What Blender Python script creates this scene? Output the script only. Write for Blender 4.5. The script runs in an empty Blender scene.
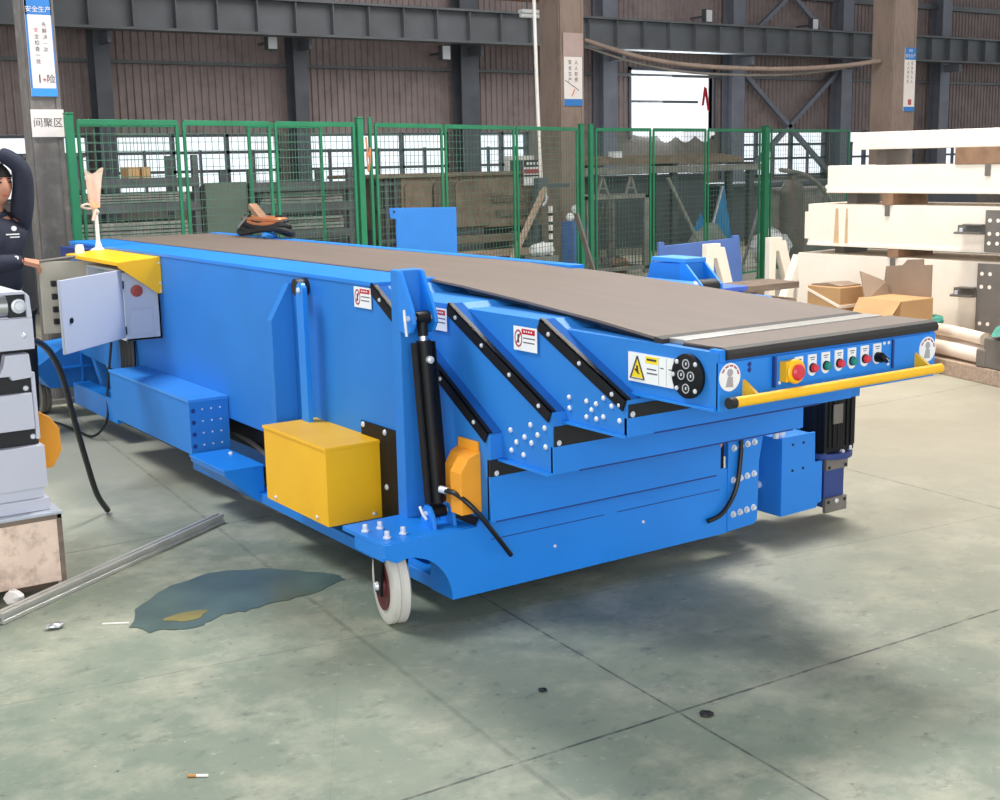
import bpy, bmesh, math, random
from mathutils import Vector, Matrix
random.seed(7)
SC = bpy.context.scene
COL = SC.collection

# ------------------------------------------------------------------ camera (world axes: x across the conveyor, y along it, z up)
F = 1275.0
CP = Vector((-2.1119, -3.4129, 1.5))
YA, PI_, RO = .596127197, .18555296, -.020783077
def _basis():
    fw = Vector((0, math.cos(PI_), -math.sin(PI_))); rt = Vector((1, 0, 0)); up = rt.cross(fw)
    r = math.cos(RO)*rt + math.sin(RO)*up; u = -math.sin(RO)*rt + math.cos(RO)*up
    c, s = math.cos(YA), math.sin(YA)
    f = lambda v: Vector((c*v.x + s*v.y, -s*v.x + c*v.y, v.z))
    return f(r), f(u), f(fw)
RT, UP, FW = _basis()
def on(x, y, ax, val):
    """where the sight line through a photo point meets the plane ax = val"""
    r = FW*F + RT*(x-500) - UP*(y-400); i = 'xyz'.index(ax)
    return CP + r*((val-CP[i])/r[i])
cam = bpy.data.cameras.new('camera'); cam.lens = F/1000*36; cam.sensor_width = 36; cam.clip_end = 200
co = bpy.data.objects.new('camera', cam); COL.objects.link(co)
co.matrix_world = Matrix((( RT.x, UP.x, -FW.x, CP.x), (RT.y, UP.y, -FW.y, CP.y), (RT.z, UP.z, -FW.z, CP.z), (0, 0, 0, 1)))
SC.camera = co
SC.view_settings.view_transform = 'Standard'; SC.view_settings.look = 'None'
SC.view_settings.exposure = 0; SC.view_settings.gamma = 1

# ------------------------------------------------------------------ materials
def lin(h):
    h = h.lstrip('#'); o = []
    for i in (0, 2, 4):
        c = int(h[i:i+2], 16)/255; o.append(c/12.92 if c <= .04045 else ((c+.055)/1.055)**2.4)
    return o
MATS = {}
def mat(name, col, rough=.5, metal=0, var=.08, scale=6, bump=0, bscale=60, dirt=None, dirt_amt=.5, emit=0, stretch=None, spec=.5, alpha=1):
    m = bpy.data.materials.new(name); m.use_nodes = True; MATS[name] = m
    nt = m.node_tree; b = nt.nodes['Principled BSDF']; L = nt.links
    c = lin(col); b.inputs['Roughness'].default_value = rough; b.inputs['Metallic'].default_value = metal
    b.inputs['Specular IOR Level'].default_value = spec
    tc = nt.nodes.new('ShaderNodeTexCoord'); src = tc.outputs['Object']
    if stretch:
        mp = nt.nodes.new('ShaderNodeMapping'); mp.inputs['Scale'].default_value = stretch; L.new(src, mp.inputs[0]); src = mp.outputs[0]
    n = nt.nodes.new('ShaderNodeTexNoise'); n.inputs['Scale'].default_value = scale; n.inputs['Detail'].default_value = 5; L.new(src, n.inputs['Vector'])
    rp = nt.nodes.new('ShaderNodeValToRGB'); rp.color_ramp.elements[0].position = .3; rp.color_ramp.elements[1].position = .7
    rp.color_ramp.elements[0].color = [x*(1-var) for x in c]+[1]; rp.color_ramp.elements[1].color = [min(1, x*(1+var)) for x in c]+[1]
    L.new(n.outputs['Fac'], rp.inputs[0]); out = rp.outputs[0]
    if dirt:
        n2 = nt.nodes.new('ShaderNodeTexNoise'); n2.inputs['Scale'].default_value = scale*2.3; n2.inputs['Detail'].default_value = 8; n2.inputs['Roughness'].default_value = .7; L.new(src, n2.inputs['Vector'])
        r2 = nt.nodes.new('ShaderNodeValToRGB'); r2.color_ramp.elements[0].position = .48; r2.color_ramp.elements[1].position = .68
        L.new(n2.outputs['Fac'], r2.inputs[0])
        ml = nt.nodes.new('ShaderNodeMath'); ml.operation = 'MULTIPLY'; ml.inputs[1].default_value = dirt_amt; L.new(r2.outputs[0], ml.inputs[0])
        mx = nt.nodes.new('ShaderNodeMix'); mx.data_type = 'RGBA'; L.new(ml.outputs[0], mx.inputs[0]); L.new(out, mx.inputs[6]); mx.inputs[7].default_value = lin(dirt)+[1]; out = mx.outputs[2]
    L.new(out, b.inputs['Base Color'])
    if bump:
        n3 = nt.nodes.new('ShaderNodeTexNoise'); n3.inputs['Scale'].default_value = bscale; n3.inputs['Detail'].default_value = 4; L.new(src, n3.inputs['Vector'])
        bp = nt.nodes.new('ShaderNodeBump'); bp.inputs['Strength'].default_value = bump; bp.inputs['Distance'].default_value = .01; L.new(n3.outputs['Fac'], bp.inputs['Height']); L.new(bp.outputs[0], b.inputs['Normal'])
    if emit:
        b.inputs['Emission Color'].default_value = c+[1]; b.inputs['Emission Strength'].default_value = emit
    if alpha < 1: b.inputs['Alpha'].default_value = alpha
    return m
BLUE = mat('blue_paint', '#1c84e4', .4, var=.05, scale=3, bump=.02, bscale=140)
BLUE2 = mat('blue_paint_flat', '#2a7ed2', .55, var=.06, scale=3, spec=.35)
SLOPE = mat('shaded_blue_paint', '#1c5aa4', .8, spec=.1)  # side shade painted into the slanted boom ends, which catch more light
DBLUE = mat('dark_blue_paint', '#1a3a86', .5)
GBLUE = mat('gear_blue_paint', '#283f80', .5, var=.12)
PBLUE = mat('faded_blue_paint', '#5474b8', .55, var=.08, scale=3)
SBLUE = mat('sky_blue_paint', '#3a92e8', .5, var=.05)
SIGNY = mat('sign_yellow', '#f6da1e', .5, var=.02)
YEL = mat('yellow_paint', '#ffc01c', .42, var=.05, scale=4)
OYEL = mat('orange_yellow_paint', '#f0a028', .5)
BLK = mat('black_rubber', '#17181c', .55, var=.2)
BLKM = mat('black_metal', '#141519', .5, var=.15, spec=.25)
BELT = mat('belt_rubber', '#6e625b', .62, var=.06, scale=2, stretch=(6, .6, 1), bump=.02, bscale=200)
BELTD = mat('belt_edge_dark', '#2c2a2b', .6)
STEEL = mat('bright_steel', '#c8cacc', .3, .85, var=.08)
ZINC = mat('zinc_bolt', '#dfe3ea', .35, .3)
ALU = mat('aluminium', '#b4b3b0', .38, .8, var=.06, stretch=(8, 1, 8))
CHROME = mat('chrome_rod', '#d8dade', .15, .9)
WHITE = mat('white_vinyl', '#eef0f2', .5, var=.02)
RED = mat('red_print', '#c01830', .5)
RBTN = mat('red_button', '#d83848', .35)
GBTN = mat('green_button', '#1c8a80', .35)
GREY = mat('cabinet_grey', '#b8bfcc', .5, var=.03, scale=3)
LGREY = mat('light_grey_paint', '#c6c8d6', .5, var=.03, scale=3)
DGREY = mat('dark_grey_print', '#5c6068', .6)
INTER = mat('cabinet_inside', '#b5b0a4', .6, var=.08)
GREEN = mat('fence_green', '#1f7a54', .5, var=.12, scale=5)
WIRE = mat('fence_wire', '#48705f', .6, var=.2)
WALLM = mat('wall_cladding', '#988a88', .75, var=.08, scale=1.2, dirt='#6c605f', dirt_amt=.5)
WALLIN = mat('wall_low_brick', '#857c76', .85, var=.12)
DSTEEL = mat('dark_steel', '#565a61', .6, var=.15, scale=3)
GSTEEL = mat('grey_girder', '#6a6e72', .65, var=.15, scale=2)
BSTEEL = mat('brown_column', '#8a786e', .65, var=.12, scale=4, dirt='#5d5048', dirt_amt=.4, stretch=(1, 1, .4))
GCOL = mat('grey_column', '#6e6966', .6, var=.14, scale=4, dirt='#9a9694', dirt_amt=.5)
ORAN = mat('crane_orange', '#8a5a30', .6, var=.15)
CREAM = mat('cream_paint', '#fdf1e2', .5, var=.03, scale=2, dirt='#e0c6a6', dirt_amt=.15)
CREAMS = mat('rust_streak', '#d8b48c', .6, var=.2)
RUST = mat('rusty_brown', '#94735a', .8, var=.25, scale=10)
CARD = mat('cardboard', '#c49a6c', .8, var=.08, scale=5)
CARDD = mat('cardboard_dark', '#94806e', .85, var=.12, scale=5)
WOOD = mat('weathered_timber', '#b09a88', .8, var=.2, scale=6, stretch=(1, 8, 8), bump=.2)
WOODD = mat('dark_timber', '#7d6e62', .85, var=.25, scale=6, stretch=(1, 6, 6))
PINK = mat('pink_crate_board', '#f2d8c6', .85, var=.12, scale=7, dirt='#a08474', dirt_amt=.6, bump=.3, bscale=40)
GPLATE = mat('grey_plate', '#7a746e', .55, .2, var=.12)
GALV = mat('galvanised_profile', '#b9bab5', .45, .5, var=.12, scale=8)
WHEEL = mat('nylon_wheel', '#cfccc4', .5, var=.08)
HUB = mat('maroon_hub', '#5a2024', .45)
SKIN = mat('skin', '#c08a70', .55, var=.05)
NAVY = mat('navy_cloth', '#23283a', .8, var=.2, scale=8, bump=.3, bscale=30)
HAIR = mat('black_hair', '#15120f', .95)
LIP = mat('lip', '#9a5048', .5)
TARP = mat('grey_green_tarp', '#8a948c', .8, var=.25, scale=3, bump=.4, bscale=12)
TARPB = mat('blue_tarp', '#3f8fc4', .7, var=.2, scale=4, bump=.3, bscale=10)
RACKM = mat('rack_steel', '#54565a', .6, var=.25, scale=4)
RACKL = mat('pale_steel_sheet', '#8e8d88', .6, var=.25, scale=6)
SHEETG = mat('olive_grey_sheet', '#5f6b62', .7, var=.15, scale=4)
CONC = mat('stained_brown_plate', '#8a7868', .75, var=.2, scale=3, dirt='#5a4a40', dirt_amt=.6)
CONCD = mat('stained_brown_plate_dark', '#6c5e54', .75, var=.2, scale=3)
COPPER = mat('copper_wire', '#d0855a', .4, .4)
POSTW = mat('poster_white', '#e4dcd8', .6, var=.03)
POSTB = mat('poster_blue', '#2f78c0', .6)
INK = mat('ink', '#453a40', .7)
INKR = mat('ink_red', '#b05058', .7)
PLAST = mat('milky_plastic_bag', '#f2dcc6', .35, var=.1, scale=12, bump=.4, bscale=30, alpha=.72)
ORANGE = mat('amber_lens', '#f0b080', .3, emit=.4)
WHITEP = mat('white_plastic', '#e9e4de', .4)
HOSE = mat('hose_black', '#15171b', .4)
FOAM = mat('foam_wrap', '#efe0d0', .8, var=.1)
TEAL = mat('teal_plastic', '#4fa090', .5, var=.2)
PUDDLE = mat('wet_oil', '#4e605a', .34, var=.25, scale=5)
PUDY = mat('oil_yellow', '#7d7440', .4, var=.2)
BUTT = mat('cigarette_orange', '#c08a50', .7)
def glass(name, c, e):
    m = bpy.data.materials.new(name); m.use_nodes = True; b = m.node_tree.nodes['Principled BSDF']
    b.inputs['Base Color'].default_value = lin(c)+[1]; b.inputs['Roughness'].default_value = .05
    b.inputs['Transmission Weight'].default_value = 1; b.inputs['IOR'].default_value = 1.02
    return m
GLASS = glass('window_glass', '#f4f8ff', 0)

# ------------------------------------------------------------------ mesh builder
class MB:
    def __init__(s): s.v = []; s.f = []; s.m = []; s.mats = []; s.cur = 0
    def use(s, m):
        if m not in s.mats: s.mats.append(m)
        s.cur = s.mats.index(m); return s
    def add(s, vs, fs):
        n = len(s.v); s.v += [Vector(p) for p in vs]
        for f in fs: s.f.append([i+n for i in f]); s.m.append(s.cur)
        return s
    def box(s, a, b):
        x0, x1 = sorted((a[0], b[0])); y0, y1 = sorted((a[1], b[1])); z0, z1 = sorted((a[2], b[2]))
        return s.add([(x0, y0, z0), (x1, y0, z0), (x1, y1, z0), (x0, y1, z0), (x0, y0, z1), (x1, y0, z1), (x1, y1, z1), (x0, y1, z1)],
                     [(0, 3, 2, 1), (4, 5, 6, 7), (0, 1, 5, 4), (1, 2, 6, 5), (2, 3, 7, 6), (3, 0, 4, 7)])
    def prism(s, poly, ax, a, b):
        """poly: 2-D points in the plane across ax (x: (y,z)  y: (x,z)  z: (x,y))"""
        mk = {'x': lambda p, t: (t, p[0], p[1]), 'y': lambda p, t: (p[0], t, p[1]), 'z': lambda p, t: (p[0], p[1], t)}[ax]
        n = len(poly)
        return s.add([mk(p, a) for p in poly]+[mk(p, b) for p in poly],
                     [tuple(range(n))[::-1], tuple(range(n, 2*n))]+[(i, (i+1) % n, n+(i+1) % n, n+i) for i in range(n)])
    def loft(s, lower, upper):
        n = len(lower)
        return s.add(list(lower)+list(upper), [tuple(range(n))[::-1], tuple(range(n, 2*n))]+[(i, (i+1) % n, n+(i+1) % n, n+i) for i in range(n)])
    def cyl(s, p0, p1, r0, r1=None, n=16):
        p0, p1 = Vector(p0), Vector(p1); r1 = r0 if r1 is None else r1
        d = (p1-p0).normalized(); a = d.orthogonal().normalized(); b = d.cross(a)
        c = [(math.cos(2*math.pi*i/n), math.sin(2*math.pi*i/n)) for i in range(n)]
        return s.add([p0+a*x*r0+b*y*r0 for x, y in c]+[p1+a*x*r1+b*y*r1 for x, y in c],
                     [tuple(range(n))[::-1], tuple(range(n, 2*n))]+[(i, (i+1) % n, n+(i+1) % n, n+i) for i in range(n)])
    def bar(s, p0, p1, w, h=None):
        """square bar from p0 to p1"""
        p0, p1 = Vector(p0), Vector(p1); h = w if h is None else h
        d = (p1-p0).normalized(); up = Vector((0, 0, 1)) if abs(d.z) < .9 else Vector((1, 0, 0))
        a = d.cross(up).normalized()*w/2; b = a.cross(d).normalized()*h/2
        q = [(-1, -1), (1, -1), (1, 1), (-1, 1)]
        return s.add([p0+a*x+b*y for x, y in q]+[p1+a*x+b*y for x, y in q], [(0, 1, 2, 3)[::-1], (4, 5, 6, 7), (0, 1, 5, 4), (1, 2, 6, 5), (2, 3, 7, 6), (3, 0, 4, 7)])
    def tube(s, pts, r, n=10, smooth=6, rad=None):
        P = [Vector(p) for p in pts]
        if smooth and len(P) > 2:
            Q = []
            for i in range(len(P)-1):
                a, b, c, d = P[max(i-1, 0)], P[i], P[i+1], P[min(i+2, len(P)-1)]
                for k in range(smooth):
                    t = k/smooth
                    Q.append(.5*((2*b)+(c-a)*t+(2*a-5*b+4*c-d)*t*t+(3*b-a-3*c+d)*t**3))
            P = Q+[P[-1]]
        vs = []; fs = []; pa = None
        for i, p in enumerate(P):
            d = (P[min(i+1, len(P)-1)]-P[max(i-1, 0)]).normalized()
            a = d.orthogonal().normalized() if pa is None else (pa-d*pa.dot(d)).normalized()
            pa = a; b = d.cross(a); rr = r if rad is None else rad[0]+(rad[1]-rad[0])*i/(len(P)-1)
            vs += [p+a*math.cos(2*math.pi*k/n)*rr+b*math.sin(2*math.pi*k/n)*rr for k in range(n)]
        for i in range(len(P)-1):
            fs += [(i*n+k, i*n+(k+1) % n, (i+1)*n+(k+1) % n, (i+1)*n+k) for k in range(n)]
        fs += [tuple(range(n))[::-1], tuple(range((len(P)-1)*n, len(P)*n))]
        return s.add(vs, fs)
    def lathe(s, prof, p, d, n=24):
        """profile of (radius, height) turned about axis d through p"""
        p, d = Vector(p), Vector(d).normalized(); a = d.orthogonal().normalized(); b = d.cross(a)
        vs = [p+d*h+(a*math.cos(2*math.pi*k/n)+b*math.sin(2*math.pi*k/n))*max(r, 1e-4) for r, h in prof for k in range(n)]
        m = len(prof)
        fs = [(i*n+k, i*n+(k+1) % n, (i+1)*n+(k+1) % n, (i+1)*n+k) for i in range(m-1) for k in range(n)]
        fs += [tuple(range(n))[::-1], tuple(range((m-1)*n, m*n))]
        return s.add(vs, fs)
    def ball(s, c, r, n=14, sc=(1, 1, 1)):
        c = Vector(c); vs = []; fs = []; m = n//2
        for i in range(m+1):
            t = math.pi*i/m
            for k in range(n):
                q = 2*math.pi*k/n
                vs.append(c+Vector((r*sc[0]*max(math.sin(t), 1e-3)*math.cos(q), r*sc[1]*max(math.sin(t), 1e-3)*math.sin(q), r*sc[2]*math.cos(t))))
        for i in range(m):
            fs += [(i*n+k, (i+1)*n+k, (i+1)*n+(k+1) % n, i*n+(k+1) % n) for k in range(n)]
        return s.add(vs, fs)
    def quad(s, *p): return s.add(p, [tuple(range(len(p)))])
    def text(s, txt, size, o, ex, ey, align='CENTER'):
        """flat lettering at o, reading along ex with up ey"""
        cu = bpy.data.curves.new('t', 'FONT'); cu.body = txt; cu.size = size; cu.align_x = align; cu.align_y = 'CENTER'; cu.resolution_u = 2
        ob = bpy.data.objects.new('t', cu); COL.objects.link(ob)
        me = bpy.data.meshes.new_from_object(ob.evaluated_get(bpy.context.evaluated_depsgraph_get()))
        o, ex, ey = Vector(o), Vector(ex).normalized(), Vector(ey).normalized()
        s.add([o+ex*v.co.x+ey*v.co.y for v in me.vertices], [tuple(p.vertices) for p in me.polygons])
        bpy.data.objects.remove(ob); bpy.data.curves.remove(cu); bpy.data.meshes.remove(me); return s
    def build(s, name, m=None, parent=None, bev=0, smooth=False, **tags):
        if m is not None and not s.mats: s.mats = [m]
        off = Vector((0, 0, 0))
        if parent is None:
            xs = [v.x for v in s.v]; ys = [v.y for v in s.v]; off = Vector(((min(xs)+max(xs))/2, (min(ys)+max(ys))/2, min(v.z for v in s.v)))
        me = bpy.data.meshes.new(name); me.from_pydata([v-off for v in s.v], [], s.f)
        for q in s.mats: me.materials.append(q)
        for p, i in zip(me.polygons, s.m): p.material_index = i
        me.update()
        bm = bmesh.new(); bm.from_mesh(me); bmesh.ops.recalc_face_normals(bm, faces=bm.faces); bm.to_mesh(me); bm.free()
        if smooth:
            for p in me.polygons: p.use_smooth = True
            me.set_sharp_from_angle(angle=math.radians(38))
        o = bpy.data.objects.new(name, me); COL.objects.link(o); o.location = off
        if parent is not None: setp(o, parent)
        if bev:
            b = o.modifiers.new('bevel', 'BEVEL'); b.width = bev; b.segments = 2; b.limit_method = 'ANGLE'; b.angle_limit = math.radians(40)
        tag(o, **tags); return o
def setp(o, parent):
    o.parent = parent; M = Matrix.Identity(4); p = parent
    M = wmat(parent); o.matrix_parent_inverse = M.inverted()
def wmat(o):
    M = Matrix.LocRotScale(o.location, o.rotation_euler, o.scale)
    return (wmat(o.parent) @ o.matrix_parent_inverse @ M) if o.parent else M
def tag(o, label=None, cat=None, group=None, kind=None):
    if label: o['label'] = label
    if cat: o['category'] = cat
    if group: o['group'] = group
    if kind: o['kind'] = kind
    return o
def thing(name, loc, label, cat, group=None):
    o = bpy.data.objects.new(name, None); COL.objects.link(o); o.location = loc; o.empty_display_size = .1
    return tag(o, label, cat, group)
def dup(o, dx, label=None, group=None):
    """copy of a thing with copies of its parts, moved by dx"""
    c = o.copy(); COL.objects.link(c); c.location = o.location+Vector(dx)
    for ch in list(o.children):
        k = ch.copy(); COL.objects.link(k); k.parent = c; k.matrix_parent_inverse = ch.matrix_parent_inverse.copy()
    return tag(c, label, group=group)
def B(a, b): return MB().box(a, b)
X, Y, Z = Vector((1, 0, 0)), Vector((0, 1, 0)), Vector((0, 0, 1))
S = 'structure'
# ================================================================== SETTING
def floor_mat():
    m = bpy.data.materials.new('painted_concrete'); m.use_nodes = True; nt = m.node_tree; L = nt.links; b = nt.nodes['Principled BSDF']
    N = lambda t: nt.nodes.new('ShaderNode'+t)
    geo = N('NewGeometry'); pos = geo.outputs['Position']
    def noise(sc, det=6, ro=.6, stretch=None):
        v = pos
        if stretch:
            mp = N('Mapping'); mp.inputs['Scale'].default_value = stretch; mp.inputs['Rotation'].default_value = (0, 0, .6); L.new(pos, mp.inputs[0]); v = mp.outputs[0]
        n = N('TexNoise'); n.inputs['Scale'].default_value = sc; n.inputs['Detail'].default_value = det; n.inputs['Roughness'].default_value = ro; L.new(v, n.inputs['Vector']); return n.outputs['Fac']
    def ramp(f, a, bb, inv=False):
        r = N('MapRange'); r.inputs[1].default_value = a; r.inputs[2].default_value = bb
        r.inputs[3].default_value = 1 if inv else 0; r.inputs[4].default_value = 0 if inv else 1; L.new(f, r.inputs[0]); return r.outputs[0]
    def mix(f, a, c):
        x = N('Mix'); x.data_type = 'RGBA'
        if isinstance(f, float): x.inputs[0].default_value = f
        else: L.new(f, x.inputs[0])
        for i, q in ((6, a), (7, c)):
            if isinstance(q, str): x.inputs[i].default_value = lin(q)+[1]
            else: L.new(q, x.inputs[i])
        return x.outputs[2]
    def mul(a, c):
        x = N('Math'); x.operation = 'MULTIPLY'; L.new(a, x.inputs[0])
        if isinstance(c, (int, float)): x.inputs[1].default_value = c
        else: L.new(c, x.inputs[1])
        return x.outputs[0]
    c = mix(ramp(noise(.9, 8), .35, .65), '#69766a', '#868d7c')
    c = mix(mul(ramp(noise(2.6, 9, .7), .47, .66), .75), c, '#a6a694')           # worn pale patches
    c = mix(mul(ramp(noise(1.7, 9, .68), .5, .7), .75), c, '#5f7064')           # greener paint left
    c = mix(mul(ramp(noise(7, 9, .75, (1, 1.6, 1)), .56, .7), .75), c, '#4c564f')        # scuffs
    c = mix(mul(ramp(noise(15, 7, .7, (1, 1.3, 1)), .60, .72), .5), c, '#b8b8a8')
    c = mix(mul(ramp(noise(26, 5, .6), .66, .72), .8), c, '#39403e')              # dark specks
    c = mix(mul(ramp(noise(31, 4, .55), .72, .77), .7), c, '#c8c6ba')
    sx = N('SeparateXYZ'); L.new(pos, sx.inputs[0])
    # paler, warmer floor to the right: the bright light there painted into its colour
    add = N('Math'); add.operation = 'MULTIPLY_ADD'; L.new(sx.outputs[1], add.inputs[0]); add.inputs[1].default_value = .35; L.new(sx.outputs[0], add.inputs[2])
    nn = N('Math'); nn.operation = 'MULTIPLY_ADD'; L.new(noise(.7, 6), nn.inputs[0]); nn.inputs[1].default_value = 1.6; L.new(add.outputs[0], nn.inputs[2])
    c = mix(mul(ramp(nn.outputs[0], 1.2, 4.2), .85), c, '#9a9282')
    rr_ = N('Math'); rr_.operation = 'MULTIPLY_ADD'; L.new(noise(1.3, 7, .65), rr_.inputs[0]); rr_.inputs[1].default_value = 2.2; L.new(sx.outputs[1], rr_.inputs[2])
    c = mix(mul(ramp(rr_.outputs[0], 2.1, 3.9), .72), c, '#bbbaa9')           # worn lane at the machine's rear left, paler still to paint in its light
    wob = noise(3.5, 6, .7)
    def joint(ax, off, slope, w, lo=None):
        """distance to a straight saw-cut joint"""
        a = N('Math'); a.operation = 'MULTIPLY_ADD'; L.new(sx.outputs[1-ax], a.inputs[0]); a.inputs[1].default_value = slope; L.new(sx.outputs[ax], a.inputs[2])
        k = N('Math'); k.operation = 'SUBTRACT'; L.new(a.outputs[0], k.inputs[0]); k.inputs[1].default_value = off
        w2 = N('Math'); w2.operation = 'MULTIPLY_ADD'; L.new(wob, w2.inputs[0]); w2.inputs[1].default_value = .012; w2.inputs[2].default_value = -.006
        k2 = N('Math'); k2.operation = 'ADD'; L.new(k.outputs[0], k2.inputs[0]); L.new(w2.outputs[0], k2.inputs[1])
        ab = N('Math'); ab.operation = 'ABSOLUTE'; L.new(k2.outputs[0], ab.inputs[0])
        return ramp(ab.outputs[0], w*.5, w, True)
    brk = ramp(noise(14, 6, .7), .32, .56)
    for ax, off, sl, w, st in ((0, .205, -.085, .0055, .8), (1, -.955, .03, .0065, .88), (1, .035, .14, .005, .35), (0, -.42, -.55, .003, .12), (1, 1.6, .0, .006, .6), (0, 2.6, -.06, .007, .6), (1, -3, .03, .007, .7), (0, -2.4, -.05, .007, .6), (0, -.318, -.0836, .011, .3)):
        c = mix(mul(mul(joint(ax, off, sl, w), brk), st), c, '#2e302e')
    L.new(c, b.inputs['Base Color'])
    rr = N('MapRange'); rr.inputs[3].default_value = .42; rr.inputs[4].default_value = .7; L.new(noise(4, 7), rr.inputs[0]); L.new(rr.outputs[0], b.inputs['Roughness'])
    bp = N('Bump'); bp.inputs['Strength'].default_value = .12; bp.inputs['Distance'].default_value = .01; L.new(noise(45, 6, .7), bp.inputs['Height']); L.new(bp.outputs[0], b.inputs['Normal'])
    return m
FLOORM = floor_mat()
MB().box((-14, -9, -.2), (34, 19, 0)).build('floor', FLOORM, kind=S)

# back wall: trapezoid-profile cladding, split round the window band and the big opening (x 15.92..18.3, z 1.97..3.33)
WY = 18.0
def cladding(mb, x0, x1, z0, z1, y=WY, p=.13, d=.03):
    n = max(1, round((x1-x0)/p)); q = (x1-x0)/n; pts = []
    for i in range(n):
        a = x0+i*q; pts += [(a, y), (a+q*.55, y), (a+q*.65, y-d), (a+q*.9, y-d)]
    pts.append((x1, y)); k = len(pts)
    mb.add([(x, yy, z0) for x, yy in pts]+[(x, yy, z1) for x, yy in pts], [(i, i+1, k+i+1, k+i) for i in range(k-1)])
    mb.box((x0, y+.001, z0), (x1, y+.12, z1))
w = MB().use(WALLM)
ZS, ZW = 1.0, 2.06
cladding(w, -10, 15.92, ZW, 8); cladding(w, 18.3, 34, ZW, 8); cladding(w, 15.92, 18.3, 3.33, 8)
w.use(WALLIN)
bays = [(-9.6, -6.2), (-5.8, -2.4), (-2.0, 1.2), (1.6, 4.35), (4.8, 7.75), (8.25, 11.3), (11.95, 13.2), (18.55, 22.0), (22.5, 25.3), (26.4, 29.5)]
w.box((-10, WY, 0), (34, WY+.12, ZS))
e = -10
for a, c in bays+[(34, 34)]:
    w.box((e, WY, ZS), (a, WY+.12, ZW)) if a > e else None; e = c
w.build('wall_back', kind=S)
for i, (a, c) in enumerate(bays):
    f = MB().use(DSTEEL); n = 3 if c-a > 2 else 2
    for z in (ZS+.03, ZS+.42, 1.74, ZW-.03): f.box((a, WY-.04, z-.025), (c, WY+.06, z+.025))
    for k in range(n+1):
        x = a+(c-a)*k/n; f.box((x-.03, WY-.04, ZS), (x+.03, WY+.06, ZW))
    for k in range(n): 
        x = a+(c-a)*(k+.5)/n; f.box((x-.015, WY-.03, ZS), (x+.015, WY+.05, 1.78))
    fo = f.build('window_%d' % (i+1), kind=S)
    MB().quad((a, WY+.02, ZS), (c, WY+.02, ZS), (c, WY+.02, ZW), (a, WY+.02, ZW)).build('pane', GLASS, fo)
# big opening with a mid rail and torn plastic sheet along its lower edge
f = MB().use(DSTEEL)
f.box((15.86, WY-.05, 1.9), (15.92, WY+.1, 3.4)); f.box((18.3, WY-.05, 1.9), (18.36, WY+.1, 3.4)); f.box((15.86, WY-.05, 3.33), (18.36, WY+.1, 3.39)); f.box((15.92, WY+.02, 2.66), (17.9, WY+.06, 2.71))
f.build('window_11', kind=S)
SHEET = mat('white_plastic_sheet', '#f6f8ff', .6, var=.02, emit=.5)  # glows of itself, standing in for daylight through the sheet
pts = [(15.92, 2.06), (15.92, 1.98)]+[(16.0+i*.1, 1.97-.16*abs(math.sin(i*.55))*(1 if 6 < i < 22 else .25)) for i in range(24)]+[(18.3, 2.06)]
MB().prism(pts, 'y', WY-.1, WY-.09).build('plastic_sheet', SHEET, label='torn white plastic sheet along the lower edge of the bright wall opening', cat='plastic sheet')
MB().use(RED).prism([(17.98, 2.6), (18.05, 3.02), (18.12, 2.98), (18.22, 2.5), (18.16, 2.5), (18.08, 2.85), (18.04, 2.62)], 'y', WY-.02, WY-.005).build('warning_flag', label='small red pennant hanging in the corner of the bright wall opening', cat='flag')
# steel frame of the back wall
HAZESTL = mat('haze_grey_steel', '#7c808c', .65, var=.12, scale=3)  # dark steel lightened and blued: haze painted into the right-hand frame
for i, x in enumerate((-2.2, 1.4, 4.55, 8.03, 11.57, 15.0, 18.66, 22.2, 25.85, 29.6)):
    wd = .36 if x > 14 else .26
    if x == 11.57: wd = .4
    m = MB().use(DSTEEL if x < 14 else HAZESTL); y = 17.55
    m.box((x-wd/2, y-.02, 0), (x+wd/2, y, 8)); m.box((x-wd/2, y+.3, 0), (x+wd/2, y+.32, 8)); m.box((x-.012, y, 0), (x+.012, y+.3, 8))
    m.box((x-.03, y-.45, 3.45), (x+.03, y-.02, 3.62))
    m.build('column_%d' % (i+1), kind=S)
g = MB().use(GSTEEL); y0 = 17.05
g.box((-10, y0-.16, 4.2), (34, y0+.16, 4.24)); g.box((-10, y0-.16, 3.64), (34, y0+.16, 3.68)); g.box((-10, y0-.008, 3.68), (34, y0+.008, 4.2))
x = -9.8
while x < 34: g.box((x-.01, y0-.13, 3.68), (x+.01, y0, 4.2)); x += .7
g.build('beam_1', kind=S)
MB().use(GSTEEL).box((-10, 17.86, 3.2), (34, 17.95, 3.25)).build('trim_1', kind=S)
MB().use(GSTEEL).box((-10, 17.8, 5.0), (34, 17.95, 5.12)).build('trim_2', kind=S)
def brace(n, pts, r=.05, y=17.75):
    m = MB().use(HAZESTL)
    for a, c in pts: m.bar((a[0], y, a[1]), (c[0], y, c[1]), r)
    m.build('trim_%d' % n, kind=S)
brace(3, [((18.9, 3.4), (22.1, .9)), ((18.9, .9), (22.1, 3.4))], .1)
brace(4, [((18.9, 6.3), (22.1, 3.9)), ((18.9, 3.9), (22.1, 6.3))], .09)
# roof with purlins
r = MB().use(WALLM).box((-14, -9, 7.6), (34, 18.1, 7.7)); r.use(DSTEEL)
for k in range(18): r.box((-14, -8.5+k*1.5, 7.4), (34, -8.38+k*1.5, 7.6))
r.build('ceiling', kind=S)
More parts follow.
